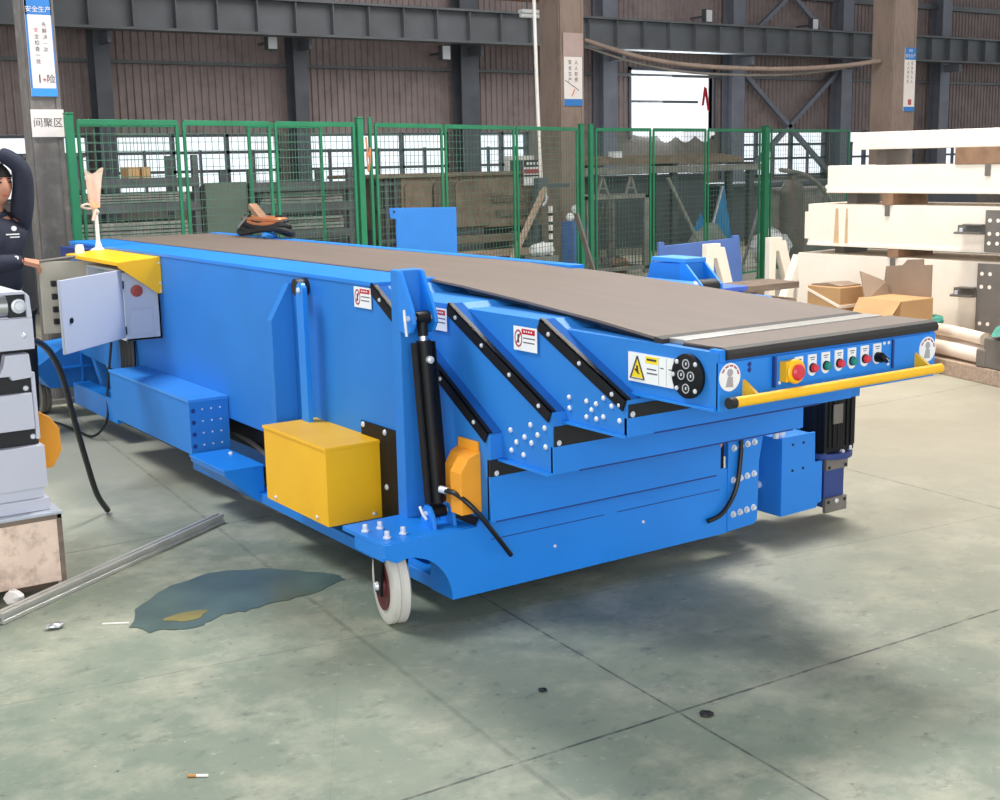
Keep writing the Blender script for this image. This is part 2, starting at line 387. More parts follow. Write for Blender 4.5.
# three free-standing hall columns (H-section seen as box with flanges)
def hall_col(n, x0, x1, y0, y1, m, h=7.5):
    c = MB().use(m).box((x0, y0, 0), (x1, y1, h)); c.box((x0-.06, y0-.06, 0), (x1+.06, y1+.06, .03))
    c.box((x0-.008, y0+.02, 0), (x0, y0+.035, h)).box((x1-.03, y0-.006, 0), (x1, y0, h)); c.build('column_%d' % n, kind=S)
hall_col(21, .092, .278, 5.0, 5.22, GCOL)
hall_col(22, 6.14, 6.44, 7.5, 7.86, BSTEEL)
hall_col(23, 9.68, 10.05, 6.1, 6.4, BSTEEL)
# light: an overcast white sky through windows and the open front of the hall, rows of roof lights
W = bpy.data.worlds.new('sky'); SC.world = W; W.use_nodes = True
bg = W.node_tree.nodes['Background']; bg.inputs[0].default_value = (.93, .97, 1, 1); bg.inputs[1].default_value = 1.25
def area(name, loc, tgt, sx, sy, e, col=(1, 1, 1)):
    l = bpy.data.lights.new(name, 'AREA'); l.shape = 'RECTANGLE'; l.size = sx; l.size_y = sy; l.energy = e; l.color = col
    o = bpy.data.objects.new(name, l); COL.objects.link(o); o.location = loc
    o.rotation_euler = (Vector(tgt)-Vector(loc)).to_track_quat('-Z', 'Y').to_euler(); return o
area('roof_light', (3.7, 2.0, 7.3), (.8, -.4, 0), 2.2, 2.2, 950, (1, .96, .9))
area('roof_light', (-3.2, 3.2, 7.2), (-1.5, 1.2, 0), 2.4, 2.4, 520, (.98, 1, 1))
area('roof_light', (7.5, 1.0, 7.0), (6, 1.5, 0), 4, 5, 330, (1, .95, .88))
area('roof_light', (11, 12, 7.2), (12, 14.5, 0), 12, 5, 560, (1, .97, .95))
area('hall_door_light', (-5, -8.5, 2.6), (.8, .5, .8), 6, 3, 420, (.97, .98, 1))
area('daylight', (17.1, 17.9, 2.65), (13.0, 10.0, 1.2), 2.2, 1.25, 200, (.86, .93, 1))
# ================================================================== TELESCOPIC BELT CONVEYOR
CV = thing('telescopic_conveyor', (.7, 1.7, 0), 'large blue telescopic belt conveyor with nested booms, brown belt and yellow handrail', 'conveyor')
def P(name, mb, m=None, bev=.004, smooth=False, parent=None, label=None): return mb.build(name, m, parent or CV, bev, smooth, label=label)
def rivet(mb, p, n, r=.009, h=.007):
    p, n = Vector(p), Vector(n); mb.lathe([(r, 0), (r*.92, h*.55), (r*.5, h*.95), (0, h)], p, n, 8)
def bolt(mb, p, n, r=.011, h=.012):
    p, n = Vector(p), Vector(n); mb.cyl(p, p+n*h*.25, r*1.5, n=12).cyl(p+n*h*.25, p+n*h, r, n=6)
# --- base frame: side rails and cross members standing on the floor
b = MB().use(BLUE)
b.box((.003, .14, .08), (.06, 1.6, .125)).box((.003, 1.6, .08), (.06, 2.33, .13)).box((.003, 3.45, .12), (.1, 4.25, .25))
b.box((.26, .02, .1), (.34, 4.25, .2)).box((1.32, .04, .08), (1.40, 4.25, .25))
b.box((.06, .03, .08), (.26, 1.55, .115))
for y in (.3, 1.5, 2.9, 4.1): b.box((.06, y, .13), (1.36, y+.1, .22))
P('base_frame', b)
# floor pads carrying the frame
k = MB().use(BLK)
for x in (.27, 1.34):
    for y in (.25, 1.6, 4.0): P('foot_pad', B((x, y, 0), (x+.07, y+.12, .1)), BLK)
# --- front skirt with the cut-out wing for the caster
sk = MB().use(BLUE)
arc = [(0-.205*math.sin(t)-.0, .08+.18*(1-math.cos(t)) if False else .08) for t in ()]
wing = [(1.24, .08), (1.24, .335), (.12, .335), (.105, .312), (-.25, .312), (-.25, .268), (-.205, .246)]
wing += [(-.17+.17*math.sin(t), .08+.175*math.cos(t)) for t in [i*math.pi/2/10 for i in range(11)]]
sk.prism(wing, 'y', 0, .014)
sk.box((0, .014, .08), (.012, .14, .29))
sk.use(DBLUE)
for a, c in ((.155, .64), (.70, 1.2)): sk.box((a, -.0012, .256), (c, .001, .2595))
sk.box((.12, -.0012, .3325), (1.2, .001, .337))
sk.use(ZINC)
for p in ((.42, .185), (.82, .2)): rivet(sk, (p[0], 0, p[1]), -Y, .007)
P('front_skirt', sk, bev=.002)
# --- main fixed housing
ML = 4.42
def side_prism(u0, u1, poly): return MB().use(BLUE2).prism(poly, 'x', u0, u1)
mh = side_prism(.1, 1.04, [(-.085, .345), (-.085, .635), (.655, 1.073), (ML, 1.073), (ML, .40), (3.3, .36), (.8, .345)])
P('main_housing', mh, bev=.006)
fl = MB().use(BLUE)
fl.box((.095, .64, 1.062), (.36, ML, 1.078)).box((.98, .62, 1.062), (1.045, ML, 1.086))
P('top_flange', fl, bev=.002)
sb = MB().use(BLUE).box((.1, -.087, .345), (1.12, -.07, .497)); sb.use(BLK).box((.1, -.088, .497), (1.04, -.072, .553)); sb.use(ZINC); bolt(sb, (.125, -.088, .507), -Y, .006, .005)
sb.use(DBLUE).box((.12, -.0885, .343), (1.1, -.08, .348)); P('front_plate', sb, bev=.002)
def strip(y0, z0, y1, z1, u, n, depth=.04):
    """black edge strip with bolts down a slanted boom end; (y0,z0) upper, (y1,z1) lower"""
    d = Vector((0, y1-y0, z1-z0)); L = d.length; d.normalize(); q = Vector((0, d.z, -d.y))
    if q.y > 0: q = -q
    m = MB().use(BLKM)
    a, c = Vector((u, y0, z0)), Vector((u, y1, z1))
    for o, w, h in ((-.006, .034, 0),):
        pts = [a-q*.036, a+q*.006, c+q*.006, c-q*.036]
        m.loft([p-X*.006 for p in pts], [p+X*.0005 for p in pts])
    pts = [a+q*.0, a+q*.006, c+q*.006, c+q*.0]
    m.loft([p-X*.006 for p in pts], [p+X*.012 for p in pts])
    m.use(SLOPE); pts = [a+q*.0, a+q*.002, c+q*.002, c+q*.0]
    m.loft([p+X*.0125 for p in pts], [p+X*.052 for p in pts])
    m.use(ZINC)
    for i in range(n):
        p = a+(c-a)*((i+.35)/(n-.3))-q*.016; rivet(m, p-X*.006, -X, .0075, .006)
    return m
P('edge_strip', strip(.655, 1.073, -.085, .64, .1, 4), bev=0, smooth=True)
# --- three telescoping booms
def boom(u, poly, rear, top):
    m = side_prism(u, 1.4-u, poly)
    return m
b1 = boom(.15, [(-.36, .55), (-.36, .745), (.214, 1.03), (.9, 1.03), (.9, .56)], 0, 0)
b1.use(BLUE).box((.15, -.363, .55), (1.25, -.35, .637)); b1.use(BLK).box((.155, -.364, .637), (1.245, -.35, .70)); b1.use(ZINC); bolt(b1, (.172, -.364, .648), -Y, .006, .005)
for p in ((-.138, .655), (-.248, .689), (-.322, .691), (-.17, .621), (-.215, .645), (-.285, .663), (-.252, .632), (-.142, .59), (-.208, .586), (-.326, .632)): rivet(b1, (.15, p[0], p[1]), -X, .0095, .008)
b1.use(BLUE).box((.13, -.36, .547), (.15, -.03, .556))
b1.use(DBLUE).box((.25, -.3645, .5475), (1.2, -.36, .5525)); B1 = P('boom_section', b1, bev=.004)
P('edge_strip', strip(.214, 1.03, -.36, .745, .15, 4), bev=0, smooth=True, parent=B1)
b2 = boom(.2, [(-.652, .712), (-.652, .82), (-.24, 1.013), (.6, 1.013), (.6, .712)], 0, 0)
b2.use(BLUE).box((.2, -.655, .71), (1.155, -.64, .766)); b2.use(BLK).box((.205, -.656, .766), (1.15, -.64, .805)); b2.use(ZINC); bolt(b2, (.218, -.656, .776), -Y, .006, .005)
for p in ((-.382, .79), (-.384, .757), (-.467, .79), (-.513, .788), (-.548, .811), (-.585, .792), (-.491, .767), (-.467, .742), (-.514, .743), (-.547, .754), (-.621, .754), (-.621, .80)): rivet(b2, (.2, p[0], p[1]), -X, .0085, .008)
b2.use(BLUE).box((.185, -.65, .708), (.2, -.3, .716))
b2.use(DBLUE).box((.3, -.6565, .7075), (1.0, -.65, .7125)); B2 = P('boom_section', b2, bev=.004)
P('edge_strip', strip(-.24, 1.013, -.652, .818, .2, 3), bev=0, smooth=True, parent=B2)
b3 = boom(.25, [(-.968, .829), (-.968, .985), (.2, .985), (.2, .829)], 0, 0)
b3.use(BLUE).box((.25, -.975, .826), (1.15, -.962, .958)).box((.24, -.965, .826), (.25, -.35, .834)).box((.255, -.97, .958), (.275, -.93, .992)).box((1.125, -.97, .958), (1.15, -.93, .992))
b3.use(DBLUE); bolt(b3, (.36, -.975, .945), -Y, .005, .003); bolt(b3, (.36, -.975, .93), -Y, .005, .003)
B3 = P('tip_boom', b3, bev=.004)
# --- belt, running from the rear roller over the housing and booms to the tip
bl = MB().use(BELT)
st = [(4.40, 1.083, .345, .985), (2.5, 1.083, .35, .985), (.9, 1.083, .355, .985), (.4, 1.066, .33, 1.03), (0, 1.045, .312, 1.06), (-.4, 1.022, .29, 1.09), (-.7, 1.002, .262, 1.11)]
lo = []; up = []
for y, z, a, c in st: lo.append([(a, y, z-.008), (c, y, z-.008)]); up.append([(a, y, z), (c, y, z)])
for i in range(len(st)-1):
    bl.add([up[i][0], up[i][1], up[i+1][1], up[i+1][0], lo[i][0], lo[i][1], lo[i+1][1], lo[i+1][0]], [(0, 1, 2, 3), (4, 7, 6, 5), (0, 3, 7, 4), (1, 5, 6, 2)]+([(0, 4, 5, 1)] if i == 0 else [])+([(3, 2, 6, 7)] if i == len(st)-2 else []))
bl.use(BELTD)
bl.prism([(-.70, 1.002), (-.735, .998), (-.735, .97), (-.70, .97)], 'x', .26, 1.112)
P('conveyor_belt', bl, bev=0)
dk = MB().use(BELTD)   # side rubber below the belt edge
for i in range(3, 6):
    (y, z, a, c), (y2, z2, a2, c2) = st[i], st[i+1]
    dk.add([(a, y, z-.008), (a2, y2, z2-.008), (a2+.02, y2, z2-.022), (a+.02, y, z-.028), (c, y, z-.008), (c2, y2, z2-.008), (c2-.02, y2, z2-.022), (c-.02, y, z-.028)], [(0, 1, 2, 3), (4, 7, 6, 5), (0, 3, 7, 4), (1, 5, 6, 2), (0, 4, 5, 1), (3, 2, 6, 7)])
P('belt_return', dk, bev=0)
P('aluminium_strip', MB().use(ALU).box((.285, -.80, .985), (1.115, -.735, 1.0)), bev=.002)
ns = MB().use(BELT).box((.278, -.955, .99), (1.15, -.80, .996)); ns.use(BELTD)
ns.prism([(-.80, .99), (-.955, .996), (-.975, .992), (-.983, .98), (-.98, .966), (-.96, .96), (-.80, .96)], 'x', .276, 1.155)
P('nose_belt', ns, bev=.002)
P('rear_roller', MB().use(BELTD).cyl((.34, 4.40, 1.045), (.985, 4.40, 1.045), .036, n=20), bev=0, smooth=True)
# --- control panel on the tip fascia
FY = -.975
cp = MB().use(BLUE).box((.452, FY-.006, .872), (.94, FY+.002, .957)); cp.use(DBLUE).box((.446, FY-.012, .872), (.453, FY, .957)).box((.939, FY-.012, .872), (.946, FY, .957))
cp.use(ZINC)
for p in ((.47, .882), (.925, .95), (.925, .886), (.905, .955 if False else .95)): rivet(cp, (p[0], FY-.006, p[1]), -Y, .006, .004)
CPN = P('control_panel', cp, bev=.001)
for i, x in enumerate((.543, .598, .653, .708, .763, .818, .873)):
    z = .914+i*.0008; pl = MB().use(WHITE)
    pl.prism([(x-.017, z+.034), (x+.017, z+.034), (x+.017, z-.01)]+[(x+.017*math.cos(t), z-.01-.017*math.sin(t)) for t in [k*math.pi/8 for k in range(1, 8)]]+[(x-.017, z-.01)], 'y', FY-.009, FY-.005)
    pl.use(INK).box((x-.01, FY-.0095, z+.024), (x+.01, FY-.009, z+.0265)).box((x-.007, FY-.0095, z+.018), (x+.007, FY-.009, z+.020))
    P('label_plate', pl, bev=0, parent=CPN)
    if i < 6:
        bt = MB().use(BLKM).cyl((x, FY-.009, z-.004), (x, FY-.014, z-.004), .0135, n=18); bt.use(RBTN if i in (1, 3, 5) else GBTN).lathe([(.0115, 0), (.0115, .009), (.0095, .012), (0, .0125)], (x, FY-.013, z-.004), -Y, 18)
        P('push_button', bt, bev=0, smooth=True, parent=CPN, label='red push button' if i in (1, 3, 5) else 'green push button')
    else:
        sw = MB().use(BLKM).cyl((x, FY-.009, z-.006), (x, FY-.026, z-.006), .015, n=18); sw.bar((x-.012, FY-.032, z+.004), (x+.016, FY-.032, z-.016), .011, .014); sw.use(WHITE).bar((x+.004, FY-.0395, z-.006), (x+.016, FY-.0395, z-.016), .003, .001)
        P('selector_switch', sw, bev=0, smooth=True, parent=CPN, label='black selector switch')
ex = .505
es = MB().use(YEL).box((ex-.034, FY-.03, .886), (ex+.0, FY-.004, .942)); es.lathe([(.03, 0), (.034, .02), (.034, .03), (.03, .034), (.026, .034)], (ex, FY-.006, .913), -Y, 24)
es.use(RBTN).lathe([(.012, 0), (.012, .024), (.022, .028), (.023, .036), (.017, .042), (0, .043)], (ex, FY-.01, .912), -Y, 22)
P('emergency_stop', es, bev=0, smooth=True, parent=CPN, label='red mushroom emergency stop in a yellow collar')
PICT = mat('sticker_grey', '#a9a6ac', .6)
def disc_sticker(x, z):
    s = MB().use(WHITE).cyl((x, FY, z), (x, FY-.002, z), .0385, n=28)
    s.use(PICT); q = FY-.0026
    s.prism([(x+.011*math.cos(t), z+.012+.011*math.sin(t)) for t in [k*math.pi/6 for k in range(12)]], 'y', q, FY-.002)
    s.use(PICT).prism([(x-.016, z-.026), (x+.012, z-.028), (x+.010, z), (x-.008, z+.002)], 'y', q, FY-.002)
    s.use(INKR)
    for t in range(5):
        a = math.pi*(.05+t*.17); s.prism([(x+rr*math.cos(a+d), z+rr*math.sin(a+d)) for rr, d in ((.029, 0), (.034, 0), (.034, .4), (.029, .4))], 'y', q, FY-.002)
    return s
P('round_sticker', disc_sticker(.286, .918), bev=0, label='white round sticker at left end of fascia')
P('round_sticker', disc_sticker(1.112, .911), bev=0, label='white round sticker at right end of fascia')
# --- yellow push bar under the fascia
hb = MB().use(YEL).cyl((.245, -1.035, .862), (1.10, -1.035, .862), .0145, n=18)
for x in (.335, 1.055): hb.prism([(FY, .905), (FY, .85), (-1.03, .85), (-1.03, .872)], 'x', x, x+.01)
hb.use(BLK).cyl((.225, -1.035, .862), (.247, -1.035, .862), .0155, n=18)
P('push_bar', hb, bev=0, smooth=True)
# --- socket disc and warning stickers on the boom sides
sd = MB().use(BLKM).lathe([(.06, 0), (.062, .004), (.062, .012), (.058, .015), (0, .015)], (.25, -.86, .911), -X, 30)
for dy, dz in ((0, .034), (-.019, .002), (.019, .002), (0, -.034)):
    sd.use(ZINC).lathe([(.0135, 0), (.0135, .0022), (.0115, .0022), (.0115, 0)], (.235, -.86+dy, .911+dz), -X, 16)
    sd.use(BLK).cyl((.235, -.86+dy, .911+dz), (.2335, -.86+dy, .911+dz), .0095, n=14)
    sd.use(ZINC).box((.2332, -.864+dy, .908+dz), (.2325, -.859+dy, .916+dz))
for a in (45, 135, 225, 315, 0): rivet(sd, (.235, -.86+.052*math.cos(math.radians(a)), .911+.052*math.sin(math.radians(a))), -X, .007, .005)
P('socket_disc', sd, bev=0, smooth=True, label='black round socket plate')
def warn(u, y0, y1, z0, z1, lab):
    """prohibition sticker: y0 is the edge nearer the rear"""
    s = MB().use(WHITE).box((u-.0015, y0, z0), (u, y1, z1)); w = y1-y0; h = z1-z0; q = u-.0021
    s.use(RED).box((q, y0+w*.36, z1-h*.3), (u-.0015, y1-w*.08, z1-h*.08))
    s.use(WHITE); 
    for k in range(4): s.box((u-.0026, y0+w*(.45+.1*k), z1-h*.22), (q, y0+w*(.5+.1*k), z1-h*.15))
    s.use(INKR); c = (y0+w*.21, z0+h*.5); r = abs(w)*.13
    for k in range(16):
        a = k*math.pi/8; s.prism([(c[0]+rr*math.cos(a+d), c[1]+rr*1.35*math.sin(a+d)) for rr, d in ((r, 0), (r*1.3, 0), (r*1.3, .4), (r, .4))], 'x', q, u-.0015)
    s.prism([(c[0]-r*.9, c[1]+r), (c[0]-r*.6, c[1]+r*1.2), (c[0]+r*.9, c[1]-r), (c[0]+r*.6, c[1]-r*1.2)], 'x', q, u-.0015)
    s.use(INK).prism([(c[0]-r*.3, c[1]-r*.9), (c[0]+r*.2, c[1]-r*.8), (c[0]+r*.3, c[1]+r*.7), (c[0]-r*.2, c[1]+r*.9)], 'x', u-.0024, q)
    s.use(DGREY)
    for k, l in ((.52, .93), (.34, .9)): s.box((q, y0+w*.42, z0+h*k), (u-.0015, y0+w*l, z0+h*(k+.05)))
    return P('warning_sticker', s, bev=0, label=lab)
warn(.0955, .787, .657, .979, 1.055, 'white and red warning sticker on the main housing')
warn(.1435, .325, .22, .936, 1.013, 'white and red warning sticker behind the hydraulic cylinder')
warn(.1935, -.102, -.228, .907, .984, 'white and red warning sticker on the middle boom')
s = MB().use(WHITE).box((.2435, -.606, .867), (.25, -.80, .951)); q = .2428
s.use(SIGNY).prism([(-.622, .88), (-.672, .88), (-.647, .936)], 'x', q, .2435)
s.use(INK)
for a, c in (((-.617, .877), (-.647, .942)), ((-.647, .942), (-.677, .877)), ((-.677, .877), (-.617, .877))): s.bar((q-.0003, a[0], a[1]), (q-.0003, c[0], c[1]), .004, .002)
s.bar((q-.0004, -.640, .905), (q-.0004, -.657, .892), .01, .001); s.bar((q-.0004, -.646, .915), (q-.0004, -.648, .896), .008, .001)
s.use(SIGNY).box((q, -.682, .926), (.2435, -.735, .946)); s.use(INK).box((q-.0005, -.688, .934), (q, -.729, .94))
s.use(DGREY)
for z, l in ((.908, -.728), (.896, -.733)): s.box((q, -.688, z), (.2435, l, z+.004))
for y in (-.738, -.77): s.box((q+.0004, y, .87), (.2435, y-.001, .948))
for y in (-.745, -.78): s.box((q, y, .917), (.2435, y-.014, .92))
P('warning_sticker', s, bev=0, label='long white hazard sticker with yellow triangle on the tip boom')
# --- left lifting mast, lugs and hydraulic cylinder
ms = MB().use(BLUE2).box((-.033, .23, .31), (.062, .285, 1.153))
P('lift_mast', ms, bev=.003)
for x in (-.036, .046):
    lg = MB().use(BLUE).prism([(.235, 1.150), (.235, .955), (.19, .945), (.155, .955), (.135, .985), (.14, 1.02), (.215, 1.150)], 'x', x, x+.012)
    P('cylinder_lug', lg, bev=.002)
hc = MB().use(BLKM)
T, Bm = Vector((.012, .165, 1.0)), Vector((.012, .095, .36)); dr = (Bm-T).normalized()
hc.cyl((-.012, T.y, T.z), (.036, T.y, T.z), .022, n=18); hc.cyl(T, T+dr*.06, .017, n=16)
hc.cyl(T+dr*.075, Bm-dr*.03, .0245, n=20)
hc.cyl((-.01, Bm.y, Bm.z), (.034, Bm.y, Bm.z), .02, n=16)
side = X.cross(dr).normalized()
for sx in (-1, 1): hc.loft([T+dr*.08+X*.012*0+X*sx*.034+side*v for v in (-.012, .02)]+[T+dr*.08+X*sx*.038+side*v for v in (.02, -.012)], [Bm-dr*.03+X*sx*.034+side*v for v in (-.012, .02)]+[Bm-dr*.03+X*sx*.038+side*v for v in (.02, -.012)])
HC = P('hydraulic_cylinder', hc, bev=0, smooth=True)
P('piston_rod', MB().use(CHROME).cyl(T+dr*.05, T+dr*.09, .013, n=16), bev=0, smooth=True, parent=HC)
P('clevis_pin', MB().use(ZINC).cyl((-.05, T.y, T.z), (.07, T.y, T.z), .009, n=12).tube([(-.052, T.y, T.z+.03), (-.056, T.y-.008, T.z), (-.052, T.y-.01, T.z-.055)], .005, 8), bev=0, smooth=True, parent=HC)
P('clevis_pin', MB().use(ZINC).cyl((-.045, Bm.y, Bm.z), (.065, Bm.y, Bm.z), .008, n=12).tube([(-.047, Bm.y+.02, Bm.z+.02), (-.05, Bm.y-.005, Bm.z), (-.046, Bm.y-.02, Bm.z-.015)], .005, 8), bev=0, smooth=True, parent=HC)
P('oil_port', MB().use(ZINC).lathe([(.012, 0), (.012, .014), (.006, .018)], T+dr*.135+Y*(-.024), -Y, 12), bev=0, smooth=True, parent=HC)
hs = MB().use(ZINC).cyl(on(440, 489, 'y', .07), on(448, 491, 'y', .042), .012, n=12); hs.use(HOSE).tube([on(446, 491, 'y', .045), on(456, 494, 'y', -.01), on(474, 509, 'y', -.06), on(494, 533, 'y', -.07), on(511, 555, 'y', -.05)], .0085, 10)
P('hydraulic_hose', hs, bev=0, smooth=True, parent=HC)
for x in (-.034, .044):
    bg_ = MB().use(BLUE).prism([(.05, .312), (.14, .312), (.13, .36), (.11, .385), (.08, .385), (.06, .36)], 'x', x, x+.012)
    P('cylinder_lug', bg_, bev=.002)
# --- caster outrigger plate, swivel caster
op = MB().use(BLUE).box((-.25, .012, .298), (.1, .285, .314)).box((-.25, .012, .255), (-.238, .2, .298)); op.use(ZINC)
for p in ((-.225, .17), (-.17, .17), (-.205, .06), (-.14, .07)): op.cyl((p[0], p[1], .314), (p[0], p[1], .34), .009, n=8); op.cyl((p[0], p[1], .314), (p[0], p[1], .322), .014, n=6)
P('outrigger_plate', op, bev=.002)
def caster(x, y, r, name_parent, wm, top, sw=0):
    R_ = Matrix.Rotation(math.radians(sw), 3, 'Z'); o = Vector((x, y, 0))
    def turn(mb):
        for v in mb.v: v.xyz = o+R_@(v-o)
        return mb
    f = MB().use(BLKM).box((x-.05, y-.06, top-.012), (x+.05, y+.06, top))
    for s in (-1, 1): f.prism([(y-.055, top-.01), (y+.055, top-.01), (y+.036, r-.03), (y-.03, r-.03)], 'x', x+s*.043-.004, x+s*.043+.004)
    f.use(ZINC).cyl((x-.06, y, r), (x+.06, y, r), .012, n=10)
    for s in (-1, 1): f.lathe([(.016, 0), (.012, .012), (0, .013)], (x+s*.047, y, r), X*s, 10)
    fo = P('caster_fork', turn(f), bev=.001, smooth=True)
    w = MB().use(wm).lathe([(.72*r, -.03), (.93*r, -.032), (r, -.026), (r, -.007), (.95*r, 0), (r, .007), (r, .026), (.93*r, .032), (.72*r, .03)], (x, y, r), X, 36)
    w.use(HUB if wm is WHEEL else GPLATE).lathe([(0, -.039), (.28*r, -.039), (.32*r, -.032), (.52*r, -.032), (.56*r, -.035), (.64*r, -.035), (.64*r, .035), (.56*r, .035), (.32*r, .032), (.28*r, .039), (0, .039)], (x, y, r), X, 28)
    P('caster_wheel', turn(w), bev=0, smooth=True, parent=fo)
caster(-.152, .138, .13, CV, WHEEL, .298, -13)
# --- yellow covers
yc = MB().use(YEL).box((-.13, .632, .205), (.1, 1.165, .497)); yc.box((-.134, .628, .487), (.1, 1.169, .50)); yc.use(ZINC)
for p in ((-.13, 1.08), (-.13, .72)): rivet(yc, (p[0], p[1], .225), -X, .009, .007)
rivet(yc, (.06, .632, .225), -Y, .009, .007)
P('drive_cover', yc, bev=.004, label='yellow drive cover box')
vc = MB().use(OYEL).prism([(.1, .37), (.02, .37), (.02, .51), (.05, .555), (.1, .575)], 'y', -.035, .03)
vc.prism([(.1, .37), (.045, .37), (.045, .52), (.07, .56), (.1, .575)], 'y', .03, .1).box((.088, -.03, .57), (.1, .085, .605))
P('valve_cover', vc, bev=.003, label='small yellow valve cover')
# --- guide post on the housing side
gp = MB().use(BLUE2).prism([(.1, .30), (.0, .30), (.0, .885), (.085, 1.03), (.1, 1.03)], 'y', 1.33, 1.372)
gp.use(BLUE).prism([(1.09, .30), (1.15, .30), (1.15, 1.02)]+[(1.12+.03*math.cos(t), 1.02+.03*math.sin(t)) for t in [k*math.pi/8 for k in range(9)]]+[(1.09, 1.02)], 'x', .03, .05)
gp.use(ZINC); rivet(gp, (.03, 1.12, 1.02), -X, .012, .01)
GP = P('guide_post', gp, bev=.002)
P('guide_roller', MB().use(BLK).cyl((.05, 1.20, 1.025), (.1, 1.20, 1.025), .034, n=20), bev=0, smooth=True, parent=GP)
# --- black cable plate behind the mast
bp_ = MB().use(BLKM).box((.092, .50, .20), (.1, .77, .552)); bp_.use(ZINC)
for p in ((.75, .54), (.585, .535), (.585, .33)): rivet(bp_, (.092, p[0], p[1]), -X, .012, .008)
P('black_side_plate', bp_, bev=.001)
# black block painting the shade in the gap between housing and base, with a tube running along
P('gap_shade', MB().use(BLK).box((.2, .1, .2), (1.03, 4.2, .36)), bev=0)
P('air_tube', MB().use(GPLATE).tube([(.215, 2.4, .24), (.19, 2.0, .225), (.11, 1.5, .19)], .012, 8), bev=0, smooth=True)
# --- long side beam box and its bracket
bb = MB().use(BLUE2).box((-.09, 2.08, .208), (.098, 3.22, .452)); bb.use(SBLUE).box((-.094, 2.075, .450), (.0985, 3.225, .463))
bb.use(DBLUE)
for k in range(4): bolt(bb, (-.072, 2.08, .245+k*.055), -Y, .007, .004)
bb.use(ZINC)
for i in range(3):
    for k in range(4): rivet(bb, (-.028+i*.043, 2.08, .248+k*.055), -Y, .005, .003)
bb.use(BLK).box((-.04, 2.12, .17), (.09, 3.2, .208))  # black block painting the shadow in the gap under the beam
P('side_beam', bb, bev=.002)
bk = MB().use(BLUE).prism([(-.145, .235), (-.145, .215), (-.005, .085), (.03, .085), (.03, .235)], 'y', 1.56, 1.95); bk.box((-.15, 1.555, .232), (.035, 1.955, .242)); bk.use(ZINC); rivet(bk, (0, 1.84, .242), Z, .012, .012)
P('side_bracket', bk, bev=.002)
# --- front right: bolted end plate, drive wheel case, motor and gearbox
ep = MB().use(BLUE).prism([(1.24, .085), (1.385, .092), (1.40, .11), (1.405, .34), (1.43, .46), (1.24, .46)], 'y', -.004, .012)
ep.use(ZINC)
for r, z in enumerate((.41, .285, .15)):
    for i in range(4): bolt(ep, (1.268+i*.036, -.004, z+.003*i), -Y, .009, .012)
P('bolted_end_plate', ep, bev=.002)
ob = MB().use(BLK).box((1.10, .02, .32), (1.24, .12, .55)); ob.use(OYEL).bar((1.19, .025, .45), (1.225, .025, .43), .03, .03)  # black block paints the shade inside the opening
P('recess_shade', ob, bev=0)
P('cross_beam', MB().use(BLUE2).box((1.2, .16, .33), (1.95, .3, .47)), bev=.003)
gc = MB().use(BLUE).prism([(1.535, .09), (1.74, .094), (1.745, .11), (1.768, .115), (1.768, .285), (1.725, .285), (1.722, .41), (1.535, .41)], 'y', 0, .01)
gc.use(BLUE2).box((1.535, .01, .09), (1.715, .27, .405)); gc.use(BLK)
for p in ((1.595, .375), (1.655, .376), (1.595, .27), (1.655, .272)): gc.cyl((p[0], 0, p[1]), (p[0], -.003, p[1]), .006, n=8)
gc.use(ZINC)
for x in (1.53, 1.565): gc.cyl((x, .03, .405), (x, .03, .445), .013, n=10)
gc.cyl((1.5, .12, .2), (1.535, .12, .2), .016, n=8)
P('wheel_case', gc, bev=.002, label='blue drive wheel case')
dw = MB().use(BLK).cyl((1.47, .34, .1), (1.54, .34, .1), .1, n=28); P('drive_wheel', dw, bev=.004, smooth=True)
mo = MB().use(BLKM).box((1.775, .03, .30), (1.935, .19, .55)).cyl((1.855, .11, .3), (1.855, .11, .56), .088, n=24)
for i in range(7): mo.box((1.772, .028+i*.024, .32), (1.938, .036+i*.024, .53))
for i in range(6): mo.box((1.79+i*.024, .022, .32), (1.797+i*.024, .03, .53))
mo.use(GPLATE).box((1.81, .018, .42), (1.86, .024, .50)); mo.use(ZINC).cyl((1.86, .03, .302), (1.86, .01, .302), .008, n=8).cyl((1.938, .1, .4), (1.95, .1, .4), .01, n=8).cyl((1.938, .1, .5), (1.95, .1, .5), .01, n=8)
for v in mo.v: v.x = 1.855+(v.x-1.855)*1.1+.045
MO = P('drive_motor', mo, bev=.001, label='black finned vertical motor')
gb = MB().use(GBLUE).cyl((1.855, .11, .272), (1.855, .11, .296), .112, n=30).box((1.80, .06, .06), (1.92, .17, .275)).box((1.775, .08, .08), (1.80, .16, .25))
gb.use(GPLATE).box((1.795, .045, .22), (1.925, .062, .268)).box((1.795, .045, .04), (1.925, .062, .10)); gb.use(BLK)
for x in (1.812, 1.91):
    for z in (.232, .085): gb.cyl((x, .045, z), (x, .041, z), .008, n=8)
gb.use(ZINC); rivet(gb, (1.86, .045, .085), -Y, .012, .008)
for a in range(4): gb.cyl((1.855+.1*math.cos(a*1.57+.7), .11+.1*math.sin(a*1.57+.7), .296), (1.855+.1*math.cos(a*1.57+.7), .11+.1*math.sin(a*1.57+.7), .315), .01, n=6)
for v in gb.v: v.x += .05
P('gearbox', gb, bev=.002, parent=MO, label='dark blue gearbox')
P('front_cable', MB().use(HOSE).tube([(1.30, -.01, .50), (1.295, -.015, .38), (1.265, -.02, .25), (1.2, -.018, .17), (1.13, -.012, .148)], .009, 10), bev=0, smooth=True)
